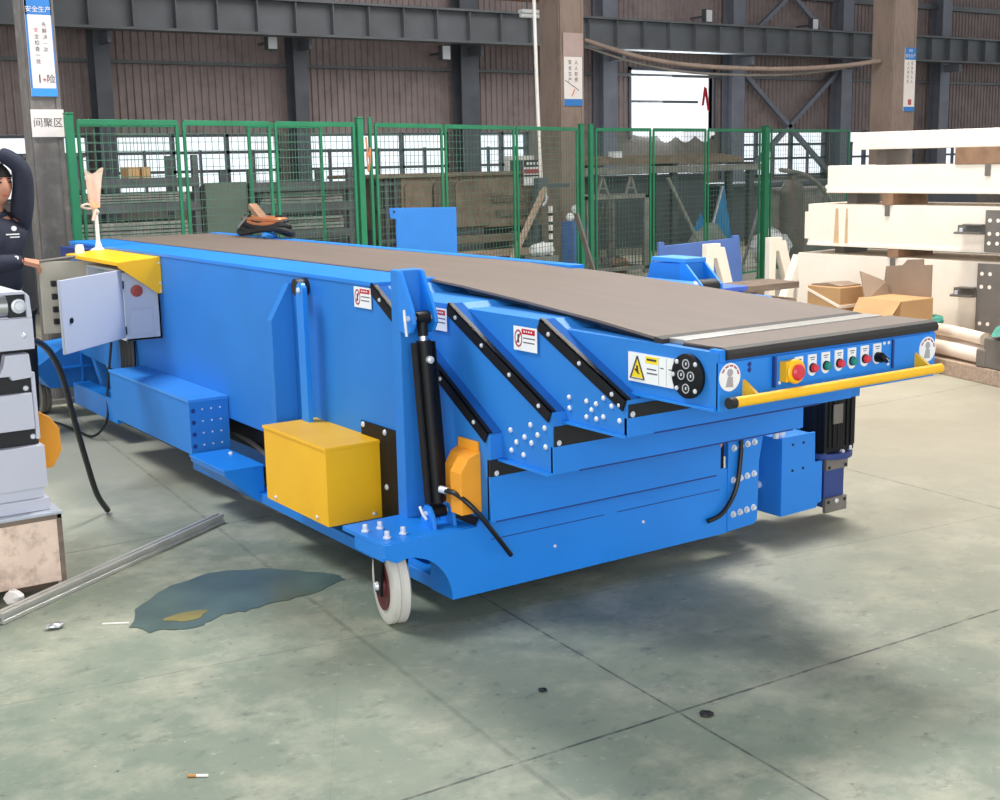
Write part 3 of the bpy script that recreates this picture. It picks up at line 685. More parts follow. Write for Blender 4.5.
# --- right-hand lifting tower seen past the belt
rt = MB().use(BLUE2).prism([(.56, .3), (.56, .95), (.52, 1.085), (.315, 1.09), (.315, .3)], 'x', 1.305, 1.41)
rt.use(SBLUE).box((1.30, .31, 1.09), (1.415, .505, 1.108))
RTW = P('lift_tower', rt, bev=.003)
for x in (1.30, 1.403): P('tower_lug', MB().use(BLUE).prism([(.34, 1.09), (.31, 1.09), (.215, 1.01), (.215, .975), (.25, .955), (.34, .955)], 'x', x, x+.012), parent=RTW, bev=.002)
tw = MB().use(BLK).cyl((1.312, .25, .995), (1.403, .25, .995), .034, n=20); tw.use(ZINC).lathe([(.026, 0), (.018, .014), (0, .016)], (1.30, .25, 1.0), -X, 16)
P('tower_roller', tw, bev=0, smooth=True, parent=RTW)
# --- rear outrigger with its caster and leaning lift arm
ro = MB().use(BLUE2).prism([(-.165, .30), (-.155, .345), (-.01, .44), (.22, .46), (.22, .19), (-.09, .20)], 'y', 4.40, 4.80)
ro.use(BLUE).box((-.05, 4.39, .31), (.21, 4.40, .325)).box((.1, 4.39, .2), (.112, 4.40, .45))
P('rear_outrigger', ro, bev=.003)
la = MB().use(SBLUE).loft([(.15, 4.1, .16), (.21, 4.1, .16), (.21, 4.16, .16), (.15, 4.16, .16)], [(.09, 4.2, .53), (.15, 4.2, .53), (.15, 4.26, .53), (.09, 4.26, .53)])
P('rear_lift_arm', la, bev=.003)
caster(-.065, 4.72, .115, CV, GPLATE, .27, 0)
tb = MB().use(WHITE).box((.14, 3.78, .5), (.145, 3.7, .58)); tb.use(INK).cyl((.139, 3.74, .54), (.1355, 3.74, .54), .014, n=12)
cb = MB().use(HOSE)
for i in range(4): cb.tube([(.09-i*.004, 3.35+i*.06, .66), (.08, 3.33+i*.06, .52), (.075, 3.32+i*.06, .40)], .014, 8)
cb.tube([(.08, 3.66, .62), (.02, 3.63, .30), (-.01, 3.6, .12), (-.06, 3.7, .02), (-.08, 3.95, .012), (-.11, 4.3, .012), (-.2, 4.5, .012)], .007, 8)
P('cable_bundle', cb, bev=0, smooth=True)
# --- electrical cabinet with hood, open doors, rotary switch
c0, c1, cz0, cz1, cy0, cy1 = -.085, .0985, .645, 1.0, 2.9, 3.5
cab = MB().use(GREY).box((c0, cy0, cz0), (c1, cy0+.012, cz1)).box((c0, cy1-.012, cz0), (c1, cy1, cz1)).box((c0, cy0, cz0), (c1, cy1, cz0+.012)).box((c0, cy0, cz1-.012), (c1, cy1, cz1)).box((c1-.012, cy0, cz0), (c1, cy1, cz1))
cab.box((c0+.025, cy0-.004, .665), (c1-.04, cy0, .675)).box((c0+.025, cy0-.004, .80), (c1-.04, cy0, .808)).box((c0+.03, cy0-.003, .68), (c1-.045, cy0, .80))
cab.use(BLK)
for z in (.7, .93): cab.box((c0-.012, cy0-.012, z-.02), (c0, cy0+.01, z+.02))
CAB = P('control_cabinet', cab, bev=.002, label='grey electrical cabinet')
P('rotary_switch', MB().use(mat('red_brown_switch', '#a8483c', .5)).lathe([(.03, 0), (.03, .008), (.012, .012), (.012, .022), (0, .023)], (-.02, cy0, .895), -Y, 20), bev=0, smooth=True, parent=CAB, label='round red rotary switch')
h0, hd = Vector((c0-.006, cy0-.01, 0)), Vector((-.42, -.40, 0)).normalized(); hn = hd.cross(Z)
d = MB().use(GREY); a, c = h0, h0+hd*.57
d.loft([Vector((*q.xy, .665)) for q in (a, c, c+hn*.014, a+hn*.014)], [Vector((*q.xy, 1.005)) for q in (a, c, c+hn*.014, a+hn*.014)])
DO = P('cabinet_door', d, bev=.003, parent=CAB)
lp = a+hd*.5
P('door_lock', MB().use(BLKM).cyl(Vector((*lp.xy, .815))-hn*.006, Vector((*lp.xy, .815))+hn*.02, .013, n=14), bev=0, smooth=True, parent=DO)
q0, q1 = Vector((.0, 3.56, 0)), Vector((-.295, 3.63, 0))
d2 = MB().use(INTER).loft([Vector((*q.xy, .63)) for q in (q0, q1, q1+Y*.02, q0+Y*.02)], [Vector((*q.xy, 1.015)) for q in (q0, q1, q1+Y*.02, q0+Y*.02)])
d2.use(BLK)
for z in (.68, .745, .815, .885):
    for t in (.66, .80): 
        p = q0+(q1-q0)*t; d2.box((p.x-.012, p.y-.03, z), (p.x+.012, p.y, z+.03))
P('open_rear_door', d2, bev=.001, parent=CAB, label='open inner door carrying black contactors')
P('door_stay', MB().use(GPLATE).cyl((-.30, 3.60, 1.022), (-.10, 3.58, 1.04), .008, n=10), bev=0, smooth=True, parent=CAB)
ins = MB().use(INTER).box((.06, 2.95, .66), (.088, 3.46, .97)); ins.use(WHITE).tube([(.03, 3.4, .95), (-.0, 3.4, .985 if False else .965), (-.03, 3.38, .94)], .01, 8); ins.use(BLK)
for k in range(5): ins.box((.04, 3.0+k*.09, .75), (.06, 3.06+k*.09, .83))
P('contactor_panel', ins, bev=0, parent=CAB)
hd_ = MB().use(YEL)
hd_.add([(-.117, 2.86, 1.044), (.1, 2.86, 1.062), (.1, 3.75, 1.062), (-.117, 3.75, 1.044), (-.117, 2.86, 1.026), (.1, 2.86, 1.045), (.1, 3.75, 1.045), (-.117, 3.75, 1.026)], [(0, 1, 2, 3), (4, 7, 6, 5), (0, 4, 5, 1), (2, 6, 7, 3), (0, 3, 7, 4), (1, 5, 6, 2)])
hd_.prism([(-.117, 1.044), (.098, 1.062), (.098, .878), (.075, .878), (-.117, 1.02)], 'y', 2.855, 2.867)
hd_.use(ZINC)
for z in (.89, .93, 1.03): rivet(hd_, (.09, 2.855, z), -Y, .006, .004)
HD = P('cabinet_hood', hd_, bev=.002, parent=CAB, label='yellow rain hood')
cd = MB().use(WHITEP).lathe([(.026, 0), (.024, .03), (.02, .05), (.0, .052)], (-.06, 3.68, 1.045), Z, 14); P('cable_gland', cd, bev=0, smooth=True, parent=CAB)
P('terminal_box', MB().use(DBLUE).box((-.02, 3.85, 1.0), (.09, 4.2, 1.06)), bev=.003)
# --- signal lamp wrapped in a plastic bag on the hood
lp_ = on(99, 251, 'z', 1.05); lx, ly = round(lp_.x, 3), round(lp_.y, 3)
lz = 1.05
sl = MB().use(WHITEP).lathe([(.045, 0), (.045, .01), (.02, .022), (.013, .05), (.0105, .06), (.0105, .25)], (lx, ly, lz), Z, 18)
SL = P('signal_lamp', sl, bev=0, smooth=True, label='white lamp pole wrapped in a plastic bag')
P('amber_lens', MB().use(ORANGE).lathe([(.024, .24), (.026, .25), (.026, .35), (.02, .365), (0, .37)], (lx, ly, lz), Z, 18), bev=0, smooth=True, parent=SL)
bgm = MB().use(PLAST); prof = [(.012, .20), (.02, .215), (.012, .235), (.03, .27), (.036, .33), (.042, .40), (.052, .44)]
n = 22; vs = []
for r, h in prof:
    for k in range(n):
        a = 2*math.pi*k/n; rr = r*(1+.12*math.sin(3*a+h*20)); hh = h+(.018*math.cos(2*a) if h > .43 else 0); vs.append((lx+rr*math.cos(a), ly+rr*math.sin(a), lz+hh))
bgm.add(vs, [(i*n+k, i*n+(k+1) % n, (i+1)*n+(k+1) % n, (i+1)*n+k) for i in range(len(prof)-1) for k in range(n)])
bgm.tube([(lx-.01, ly, lz+.235), (lx-.05, ly-.03, lz+.262), (lx-.085, ly-.03, lz+.25), (lx-.055, ly-.02, lz+.238), (lx, ly, lz+.236)], .006, 8)
bgm.tube([(lx, ly-.015, lz+.23), (lx-.02, ly-.03, lz+.2), (lx-.03, ly-.03, lz+.17)], .008, 8)
P('plastic_bag', bgm, bev=0, smooth=True, parent=SL)
# ================================================================== LEFT FOREGROUND
GM = thing('grey_conveyor', (-1.35, 1.6, .3), 'light grey conveyor end with roller and black bands on the pink crate', 'conveyor')
def G(name, mb, bev=.003, smooth=False, parent=None, label=None): return mb.build(name, None, parent or GM, bev, smooth, label=label)
V0 = 1.17
g = MB().use(LGREY).box((-1.8, V0+.02, .885), (-.975, 2.0, 1.0)).box((-1.8, V0+.09, 1.0), (-.98, 2.0, 1.082)).box((-1.8, V0, .885), (-.968, V0+.02, .995))
g.prism([(-.985, .995), (-.968, .995), (-.972, 1.07), (-.985, 1.085)], 'y', V0, V0+.02).prism([(-1.8, 1.078), (-.985, 1.078), (-.99, 1.09), (-1.8, 1.094)], 'y', V0+.0, V0+.03)
g.use(ZINC); rivet(g, (-1.005, V0, .935), -Y, .012, .01); G('head_frame', g)
G('head_roller', MB().use(STEEL).cyl((-1.8, V0+.04, 1.037), (-1.045, V0+.04, 1.037), .036, n=24), bev=0, smooth=True)
bk_ = MB().use(BLK).box((-1.045, V0+.015, .998), (-.985, V0+.06, 1.076)); bk_.use(ZINC).lathe([(.026, 0), (.026, .006), (.016, .008), (.016, .016), (0, .017)], (-1.008, V0+.015, 1.037), -Y, 14); G('bearing_block', bk_, bev=.002, smooth=True)
for i, (z0, z1, xr, m, dv) in enumerate(((.80, .885, -.995, BLK, .05), (.715, .80, -.985, BLK, .03), (.60, .73, -.99, LGREY, .005), (.54, .60, -.975, BLK, .03), (.385, .54, -.965, LGREY, 0), (.345, .385, -.975, LGREY, .02), (.30, .345, -.96, LGREY, .01))):
    q = MB().use(m).box((-1.8, V0+dv, z0), (xr, 2.0, z1))
    if m is BLK: q.use(ZINC); rivet(q, (xr-.02, V0+dv, z0+.03), -Y, .011, .01)
    G('rubber_band' if m is BLK else 'side_panel', q, label='black rubber band' if m is BLK else None)
n_ = MB().use(LGREY).prism([(-1.10, .795), (-1.06, .795), (-1.055, .78), (-.985, .785), (-.99, .87), (-1.07, .87), (-1.08, .83)], 'y', V0, V0+.05); G('notched_bracket', n_)
G('edge_angle', MB().use(LGREY).box((-.985, V0+.02, .56), (-.972, V0+.04, .80)), bev=.001)
oc = MB().use(OYEL).prism([(-1.0, .415), (-.895, .412), (-.86, .47), (-.86, .555), (-.892, .602), (-.93, .628), (-1.0, .63)], 'y', 1.35, 1.37); G('octagon_plate', oc, label='orange yellow octagonal plate')
cr = thing('wooden_crate', (-1.35, 1.5, 0), 'stained pink wooden crate under the light grey conveyor', 'crate')
m = MB().use(PINK).box((-1.8, 1.155, .035), (-.935, 1.95, .285)); m.build('crate_box', None, cr, .004)
m = MB().use(WOODD).box((-1.8, 1.15, .268), (-.932, 1.165, .287)).box((-.95, 1.15, .03), (-.932, 1.165, .287)); m.build('crate_edge', None, cr, .002)
m = MB().use(GREY).box((-1.8, 1.14, .287), (-.93, 1.97, .299)); m.build('crate_lid', None, cr, .003)
for x in (-1.8, -1.1): B((x, 1.2, 0), (x+.15, 1.9, .035)).build('crate_runner', WOODD, cr, .002)
# steel profile rail on the floor
a, c = Vector((-1.225, .925, .02)), Vector((-.148, 1.636, .02)); dd = (c-a).normalized(); nn = dd.cross(Z)
def off(p, s, z): q = p+nn*s; return Vector((q.x, q.y, z))
pf = MB().use(GALV); sec = [(-.021, .001), (.021, .001), (.021, .014), (.015, .016), (.015, .024), (.021, .026), (.021, .04), (.006, .04), (.006, .034), (-.006, .034), (-.006, .04), (-.021, .04)]
pf.loft([off(a, s, z) for s, z in sec], [off(c, s, z) for s, z in sec]); pf.use(BLK).box(off(a, -.008, .012)-Vector((.001, .001, 0)), off(a, .008, .022)-Vector((.002, .002, 0)))
pf.build('steel_profile', None, bev=.0015, label='long bright aluminium profile bar lying across the floor', cat='metal bar')
hp = [on(x, y, 'y', v) for x, y, v in ((30, 341, 1.35), (38, 342, 1.4), (50, 352, 1.5), (62, 375, 1.6), (73, 415, 1.75), (86, 460, 1.9), (97, 494, 2.0))]+[Vector((-.487, 2.096, .013))]
MB().use(HOSE).tube(hp, .0125, 12).build('black_hose', None, smooth=True, label='thick black hose arching from the light grey conveyor to the floor', cat='hose')
# oil puddle, scraps
pd = MB().use(PUDDLE); pts = [(-.88, .63), (-.80, .78), (-.68, .90), (-.60, .96), (-.49, 1.0), (-.38, .99), (-.26, .93), (-.18, .83), (-.09, .71), (-.07, .62), (-.16, .60), (-.22, .55), (-.31, .545), (-.42, .55), (-.5, .53), (-.58, .545), (-.66, .50), (-.73, .49), (-.79, .53), (-.85, .535)]
Q = []
for i in range(len(pts)):
    p, q = Vector(pts[i]), Vector(pts[(i+1) % len(pts)])
    for k in range(3): t = k/3; r = p.lerp(q, t); Q.append((r.x+random.uniform(-.012, .012), r.y+random.uniform(-.012, .012), .0022))
pd.quad(*Q); pd.build('oil_puddle', None, label='dark wet oil puddle on the floor left of the front caster', cat='puddle')
yp = MB().use(PUDY).quad(*[(-.69+.07*math.cos(t)*(1+.3*math.sin(3*t)), .60+.045*math.sin(t), .0032) for t in [k*.35 for k in range(18)]])
yp.build('oil_film', None, label='yellowish patch in the left end of the oil puddle', cat='oil film')
MB().use(BUTT).cyl((-1.11, -.51, .004), (-1.092, -.523, .004), .004, n=10).use(WHITEP).cyl((-1.092, -.523, .004), (-1.068, -.54, .004), .004, n=10).build('cigarette_butt', None, smooth=True, label='orange and white cigarette butt on the bare floor in front', cat='cigarette butt')
MB().use(WHITEP).bar((-.945, .705, .003), (-.87, .66, .003), .008, .004).build('paper_strip', None, label='white paper strip on the floor beside the oil puddle', cat='paper')
def lump(c, r, m, sc=(1, 1, 1), jit=.25, n=10):
    b = MB().use(m); b.ball(c, r, n, sc)
    for v in b.v: v += Vector((random.uniform(-jit, jit), random.uniform(-jit, jit), random.uniform(-jit, jit)))*r*.5
    return b
lump((-1.085, .765, .012), .02, STEEL, (1.6, 1, .5)).build('foil_scrap', None, label='crumpled silver foil scrap on the floor in front of the metal bar', cat='scrap')
lump((-1.135, 1.085, .03), .035, WHITEP, (1, 1, .8)).build('crumpled_paper', None, label='crumpled white paper between the pink crate and the metal bar', cat='paper')
for (x, y, s, l) in ((.17, -1.02, .018, 'dark dirt lump on the floor at the joint crossing'), (-.09, -.62, .012, 'small dark nut lying on the floor below the skirt')):
    lump((x, y, s*.3), s, BLK, (1.2, 1, .4)).build('dirt_lump', None, label=l, cat='debris')

# ================================================================== WORKER
def skin(nodes, edges, level=2):
    me = bpy.data.meshes.new('s'); me.from_pydata([n[:3] for n in nodes], edges, [])
    ob = bpy.data.objects.new('s', me); COL.objects.link(ob)
    ob.modifiers.new('k', 'SKIN'); sv = me.skin_vertices[0].data
    for i, n in enumerate(nodes): r = n[3]; sv[i].radius = r if isinstance(r, tuple) else (r, r); sv[i].use_root = (i == 0)
    s = ob.modifiers.new('u', 'SUBSURF'); s.levels = level; s.render_levels = level
    bpy.context.view_layer.update()
    ev = bpy.data.meshes.new_from_object(ob.evaluated_get(bpy.context.evaluated_depsgraph_get()))
    vs = [v.co.copy() for v in ev.vertices]; fs = [tuple(p.vertices) for p in ev.polygons]
    bpy.data.objects.remove(ob); bpy.data.meshes.remove(me); bpy.data.meshes.remove(ev); return vs, fs
cu, cv = -.42, 4.02
sk_n = [(cu, cv, .79, (.135, .10)), (cu, cv, .95, (.125, .095)), (cu, cv-.01, 1.10, (.145, .105)), (cu, cv-.005, 1.215, (.11, .075)), (cu+.01, cv-.01, 1.29, .05), (cu+.02, cv-.02, 1.36, .05),
        (cu+.15, cv, 1.215, .062), (-.262, 3.95, 1.40, .05), (-.255, 3.93, 1.515, .043), (-.335, 3.93, 1.575, .036), (-.385, 3.935, 1.60, .028),
        (cu-.15, cv, 1.215, .062), (-.60, 3.93, 1.09, .052), (-.585, 3.80, 1.0, .045), (-.46, 3.71, 1.015, .038), (-.365, 3.655, 1.025, .027),
        (cu+.085, cv, .70, .085), (cu+.10, cv-.01, .42, .06), (cu+.11, cv+.03, .09, .04), (cu+.12, cv-.1, .035, .032),
        (cu-.085, cv, .70, .085), (cu-.10, cv-.01, .42, .06), (cu-.11, cv+.03, .09, .04), (cu-.12, cv-.1, .035, .032)]
sk_e = [(0, 1), (1, 2), (2, 3), (3, 4), (4, 5), (3, 6), (6, 7), (7, 8), (8, 9), (9, 10), (3, 11), (11, 12), (12, 13), (13, 14), (14, 15), (0, 16), (16, 17), (17, 18), (18, 19), (0, 20), (20, 21), (21, 22), (22, 23)]
def sub(keep, grow, level=2, trunk=None):
    ks = list(keep); mp = {k: i for i, k in enumerate(ks)}
    nd = []
    for k in ks:
        r = sk_n[k][3]; grow_ = trunk if trunk is not None and k in (0, 1, 2, 3, 6, 11, 16, 20) else grow; nd.append((*sk_n[k][:3], tuple(x+grow_ for x in r) if isinstance(r, tuple) else r+grow_))
    return skin(nd, [(mp[a], mp[b]) for a, b in sk_e if a in mp and b in mp], level)
PE = thing('person', (cu, cv, 0), 'worker in dark navy jacket with one arm raised, behind the open grey cabinet', 'person')
hc_ = Vector((-.392, 3.985, 1.425))
bd = MB().use(SKIN); vs, fs = sub(range(24), -.006, trunk=-.026); bd.add(vs, fs)
hb_ = MB(); hb_.ball((0, 0, 0), .1, 28, (.76, .92, 1.1))
for v in hb_.v:
    if v.z < 0 and v.y < 0: v.x *= 1+v.z*2.2; 
    if v.y < -.05:
        ax = abs(v.x)
        if -.035 < v.z < .012 and ax < .022: v.y -= .020*(1-ax/.022)*(1-abs(v.z+.012)/.03)   # nose
        if .0 < v.z < .03 and .015 < ax < .05: v.y += .006                                   # eye sockets
        if v.z < -.075: v.y -= .006                                                           # chin
yaw = Matrix.Rotation(math.radians(18), 3, 'Z')
bd.add([hc_+yaw@v for v in hb_.v], hb_.f)
for s in (-1, 1): 
    e = MB().ball((s*.078, .005, -.005), .026, 10, (.35, .6, 1.1)); bd.add([hc_+yaw@v for v in e.v], e.f)
def hand(w, dirv, up, curl, side):
    """palm, four fingers of different lengths and a thumb, continuing the wrist"""
    w, d, u = Vector(w), Vector(dirv).normalized(), Vector(up).normalized(); s = d.cross(u).normalized()*side; u = s.cross(d).normalized()*side
    bd.loft([w+s*a+u*b for a, b in ((-.022, -.012), (.022, -.012), (.022, .012), (-.022, .012))], [w+d*.075+s*a+u*b for a, b in ((-.036, -.011), (.036, -.011), (.036, .011), (-.036, .011))])
    for i, (o, l) in enumerate(((-.028, .058), (-.010, .068), (.009, .064), (.027, .05))):
        b0 = w+d*.068+s*o; p = [b0]; a = 0
        for f in (.45, .32, .23):
            a += curl; p.append(p[-1]+(d*math.cos(a)-u*math.sin(a))*l*f)
        bd.tube(p, .008, 8, 3, rad=(.0088, .0065))
    t0 = w+d*.02+s*-.026; bd.tube([t0, t0+d*.022-s*.02-u*.01, t0+d*.05-s*.022-u*.022, t0+d*.066-s*.014-u*.03], .009, 8, 3, rad=(.011, .0075))
hand(sk_n[15][:3], (.9, -.18, -.25), (0, -.3, 1), .75, 1)
hand(sk_n[10][:3], (-.8, .15, -.35), (0, -.5, 1), .35, -1)
bd.build('body', None, PE, smooth=True)
def face(nm, mm, pts):
    b = MB().use(mm)
    for c, r, sc in pts: e = MB().ball(c, r, 10, sc); b.add([hc_+yaw@v for v in e.v], e.f)
    b.build(nm, None, PE, smooth=True)
face('eyes', HAIR, [((s*.030, -.083, .014), .010, (1.2, .6, .5)) for s in (-1, 1)])
face('eyebrows', HAIR, [((s*.031, -.083, .034), .012, (1.4, .5, .25)) for s in (-1, 1)])
face('mouth', LIP, [((0, -.083, -.056), .016, (1.4, .5, .32))])
hr = MB().use(HAIR); e = MB().ball((0, .008, .012), .106, 24, (.80, .94, 1.06)); hr.add([], [])
keepf = [f for f in e.f if sum(e.v[i].z for i in f)/len(f) > (.052 if sum(e.v[i].y for i in f)/len(f) < -.02 else -.03)]
hr.add([hc_+yaw@v for v in e.v], keepf); hr.build('hair', None, PE, smooth=True)
jk = MB().use(NAVY); vs, fs = sub([0, 1, 2, 3, 4, 6, 7, 8, 9, 10, 11, 12, 13, 14, 15], .013); jk.add(vs, fs); jk.tube([(cu+.05*math.cos(t)+.01, cv-.01+.05*math.sin(t), 1.275+.015*math.sin(t)) for t in [k*.524 for k in range(13)]], .018, 8, 2)
JK = jk.build('jacket', None, PE, smooth=True)
lo_ = MB().use(WHITE).cyl((cu+.075, 3.893, 1.19), (cu+.075, 3.885, 1.19), .014, n=12).box((cu+.03, 3.884, 1.155), (cu+.10, 3.89, 1.162)).box((cu+.05, 3.884, 1.14), (cu+.10, 3.89, 1.146)); lo_.cyl((-.40, 3.655, 1.04), (-.405, 3.645, 1.045), .012, n=10)
lo_.build('jacket_print', None, PE, label='small white chest print')
tr = MB().use(mat('dark_trousers', '#1d2029', .8, var=.2)); vs, fs = sub([0, 16, 17, 18, 20, 21, 22], .016); tr.add(vs, fs); tr.build('trousers', None, PE, smooth=True)
for s, nm in ((1, 0), (-1, 0)): MB().use(BLK).ball((cu+s*.117, cv-.05, .04), .05, 14, (.9, 2.2, .78)).build('shoe', None, PE, smooth=True)
# ================================================================== FENCE
FA = [Vector(p) for p in ((.34, 4.9, 0), (2.69, 5.51, 0), (6.17, 7.10, 0), (9.60, 7.85, 0), (13.4, 8.7, 0))]
FH = 1.83
def fpt(px):
    """point of the fence line seen at photo column px"""
    best = None
    for a, c in zip(FA, FA[1:]):
        r = FW*F + RT*(px-500) - UP*(127-400); d = (c-a); n = Vector((-d.y, d.x, 0)); t = (a-CP).dot(n)/r.dot(n); p = CP+r*t; s = (p-a).dot(d)/d.dot(d)
        if 0 <= s <= 1 or best is None or (a is FA[-2] and s > 1): best = (s, Vector((p.x, p.y, 0)))
        if 0 <= s <= 1: return best[1]
    return best[1]
def fence_panel(a, c, label, pitch=.055, sh=Vector((0, 0, 0)), fr=.02, h=FH):
    a, c = a+sh, c+sh; d = (c-a).normalized(); a, c = a+d*.03, c-d*.03; L = (c-a).length; up = Z
    t = thing('mesh_fence', (a+c)/2, label, 'fence panel', 'green wire mesh fence panels')
    m = MB().use(GREEN)
    for p in (a, c): m.bar(p+Z*0, p+Z*(h-.03), fr)
    m.bar(a+Z*(h-.035), c+Z*(h-.035), fr, fr*1.8); m.bar(a+Z*.1, c+Z*.1, fr)
    m.build('panel_frame', None, t, .002)
    w = MB().use(WIRE); n = int(L/pitch)
    for i in range(1, n): p = a.lerp(c, i/n); w.bar(p+Z*.1, p+Z*(h-.05), .0034)
    k = int((h-.15)/pitch)
    for i in range(1, k): z = .1+(h-.15)*i/k; w.bar(a+Z*z, c+Z*z, .0034)
    w.build('wire_mesh', None, t)
spans = [(73.5, 180), (180, 272), (272, 356), (373, 443), (443, 515), (515, 578), (594, 652), (652, 707), (707, 761.5), (770.5, 850)]
names = ['green mesh fence panel beside the grey left column', 'green mesh fence panel behind the wrapped signal lamp side, second from the grey column', 'green mesh fence panel just left of the double green posts', 'green mesh fence panel just right of the double green posts', 'green mesh fence panel behind the upright blue sheet', 'green mesh fence panel in front of the brown middle column', 'green mesh fence panel in front of the scrap cage', 'green mesh fence panel under the bright wall opening', 'green mesh fence panel in front of the blue tarpaulin', 'green mesh fence panel ending at the cream beam stack']
for (x0, x1), l in zip(spans, names): fence_panel(fpt(x0), fpt(x1), l)
bk0 = Vector((.05, .35, 0))
fence_panel(fpt(82), fpt(192), 'green sliding gate leaf standing behind the first fence panel', sh=bk0)
fence_panel(fpt(258), fpt(338), 'green gate leaf standing close behind the double green posts', sh=bk0)
def post(px, w, l, dx=0, hh=FH+.01):
    p = fpt(px)+Vector((dx, 0, 0)); d = .02
    MB().use(GREEN).box((p.x-w/2, p.y-w/2, .01), (p.x+w/2, p.y+w/2, hh)).box((p.x-.07, p.y-.07, 0), (p.x+.07, p.y+.07, .012)).box((p.x-w*.55, p.y-w*.55, hh), (p.x+w*.55, p.y+w*.55, hh+.012)).build('fence_post', None, bev=.004, label=l, cat='fence post', group='green fence posts')
post(69, .05, 'green fence post touching the grey left column'); post(359, .05, 'green fence post with orange cord, left of the blue sheet'); post(369.5, .025, 'thin green fence post just right of the corded one'); post(581, .045, 'green fence post beside the brown middle column'); post(590.5, .045, 'thin green fence post right of the middle column'); post(766, .075, 'thick green fence post left of the cream beam stack')
p = fpt(364); MB().use(COPPER).tube([(p.x-.02, p.y-.06, 1.70), (p.x-.01, p.y-.07, 1.55), (p.x+.01, p.y-.065, 1.62), (p.x+.0, p.y-.07, 1.5), (p.x-.015, p.y-.07, 1.44), (p.x-.02, p.y-.065, 1.58)], .007, 8).build('orange_cord', None, smooth=True, label='orange cord knotted round the green fence post', cat='cord')

# ================================================================== SIGNS ON COLUMNS
def sign(nm, x0, x1, z0, z1, y, fn, label, cat='poster'):
    b = MB().use(POSTW).box((x0, y-.012, z0), (x1, y-.004, z1)); fn(b, x0, x1, z0, z1, y-.013); return b.build(nm, None, label=label, cat=cat)
def vert(b, s, x, z, size, y, step=1.18):
    for i, ch in enumerate(s):
        if ch != ' ': b.text(ch, size, (x, y, z-i*size*step), X, Z)
def f1(b, x0, x1, z0, z1, y):
    w = x1-x0
    b.use(POSTB).box((x0, y, z1-.17), (x1, y+.002, z1)).box((x0, y, z0), (x0+.012, y+.002, z1)).box((x1-.006, y, z0), (x1, y+.002, z1)); b.use(SBLUE).box((x0, y-.001, z0), (x1, y+.002, z0+.05))
    b.use(POSTW); b.text('安全生产', .04, (x0+w*.5, y-.001, z1-.14), X, Z); b.text('安全第一', .04, (x0+w*.5, y-.001, z1-.06), X, Z)
    b.use(INK); vert(b, '先解决一次', x0+w*.68, z1-.23, .032, y-.001); b.use(INKR); vert(b, '安', x0+w*.36, z1-.265, .032, y-.001); b.use(INK); vert(b, '全检查一处', x0+w*.37, z1-.303, .032, y-.001)
    b.use(INK).text('1', .075, (x0+w*.36, y-.001, z0+.105), X, Z); b.use(INKR); b.text('+', .05, (x0+w*.54, y-.001, z0+.10), X, Z); b.use(INK); b.text('险', .055, (x0+w*.78, y-.001, z0+.105), X, Z)
sign('safety_poster', .10, .262, 1.955, 2.62, 5.0, f1, 'blue and white safety poster on the grey left column')
def f2(b, x0, x1, z0, z1, y):
    b.use(INK); b.text('间聚区', .062, ((x0+x1)/2, y, (z0+z1)/2), X, Z)
sign('paper_notice', .083, .287, 1.705, 1.875, 4.995, f2, 'white paper notice taped under the blue and white poster', 'notice')
def f3(b, x0, x1, z0, z1, y):
    w = x1-x0
    b.use(mat('faded_pink_board', '#b09a94', .6)).box((x0-.01, y-.002, z1-.24), (x1+.01, y+.002, z1)); b.use(POSTB).box((x0, y, z0), (x1, y+.002, z0+.07))
    b.use(INK); vert(b, '安全生产', x0+w*.32, z1-.30, .05, y-.001); vert(b, '人人有责', x0+w*.66, z1-.30, .05, y-.001); b.bar((x0+w*.05, y-.001, z0+.26), (x1-w*.2, y-.001, z0+.16), .012, .002)
    b.use(COPPER).bar((x0+w*.4, y-.001, z0+.1), (x0+w*.55, y-.001, z0+.17), .03, .002)
sign('safety_poster', 6.176, 6.415, 2.05, 2.79, 7.5, f3, 'white safety poster with pink top on the brown middle column')
def f4(b, x0, x1, z0, z1, y):
    w = x1-x0
    b.use(POSTB).box((x0, y, z1-.13), (x1, y+.002, z1)).box((x0, y, z0), (x1, y+.002, z0+.05)); b.use(POSTW); b.text('安全生产', .042, (x0+w*.5, y-.001, z1-.09), X, Z); b.text('消防', .035, (x0+w*.5, y-.001, z1-.035), X, Z)
    b.use(INK); vert(b, '人人讲安全', x0+w*.3, z1-.17, .042, y-.001); vert(b, '安全为人人', x0+w*.66, z1-.17, .042, y-.001); b.use(INKR).box((x0+w*.4, y-.001, z0+.07), (x0+w*.7, y, z0+.13))
sign('safety_poster', 9.86, 10.045, 1.95, 2.64, 6.1, f4, 'narrow blue and white safety poster on the right brown column')

# ================================================================== BEHIND THE FENCE
def rack(x0, x1, y, h, shelves, label, dep=.8):
    t = thing('storage_rack', ((x0+x1)/2, y+dep/2, 0), label, 'rack', 'storage racks behind the fence')
    for x in (x0, x1-.06):
        for yy in (y, y+dep-.06): MB().use(RACKM).box((x, yy, 0), (x+.06, yy+.06, h)).build('upright', None, t, .004)
    for z in shelves: MB().use(RACKM).box((x0, y-.01, z-.09), (x1, y+.05, z)).box((x0, y+dep-.05, z-.09), (x1, y+dep+.01, z)).box((x0+.06, y+.05, z-.03), (x1-.06, y+dep-.05, z-.01)).build('shelf_beam', None, t, .004)
    return t
rack(1.35, 2.72, 9.0, 1.62, (.45, .82, 1.16, 1.40), 'dark steel storage rack behind the wrapped signal lamp')
rack(3.25, 4.45, 9.0, 1.45, (.5, .82, 1.10, 1.32), 'dark steel storage rack behind the green gate leaf')
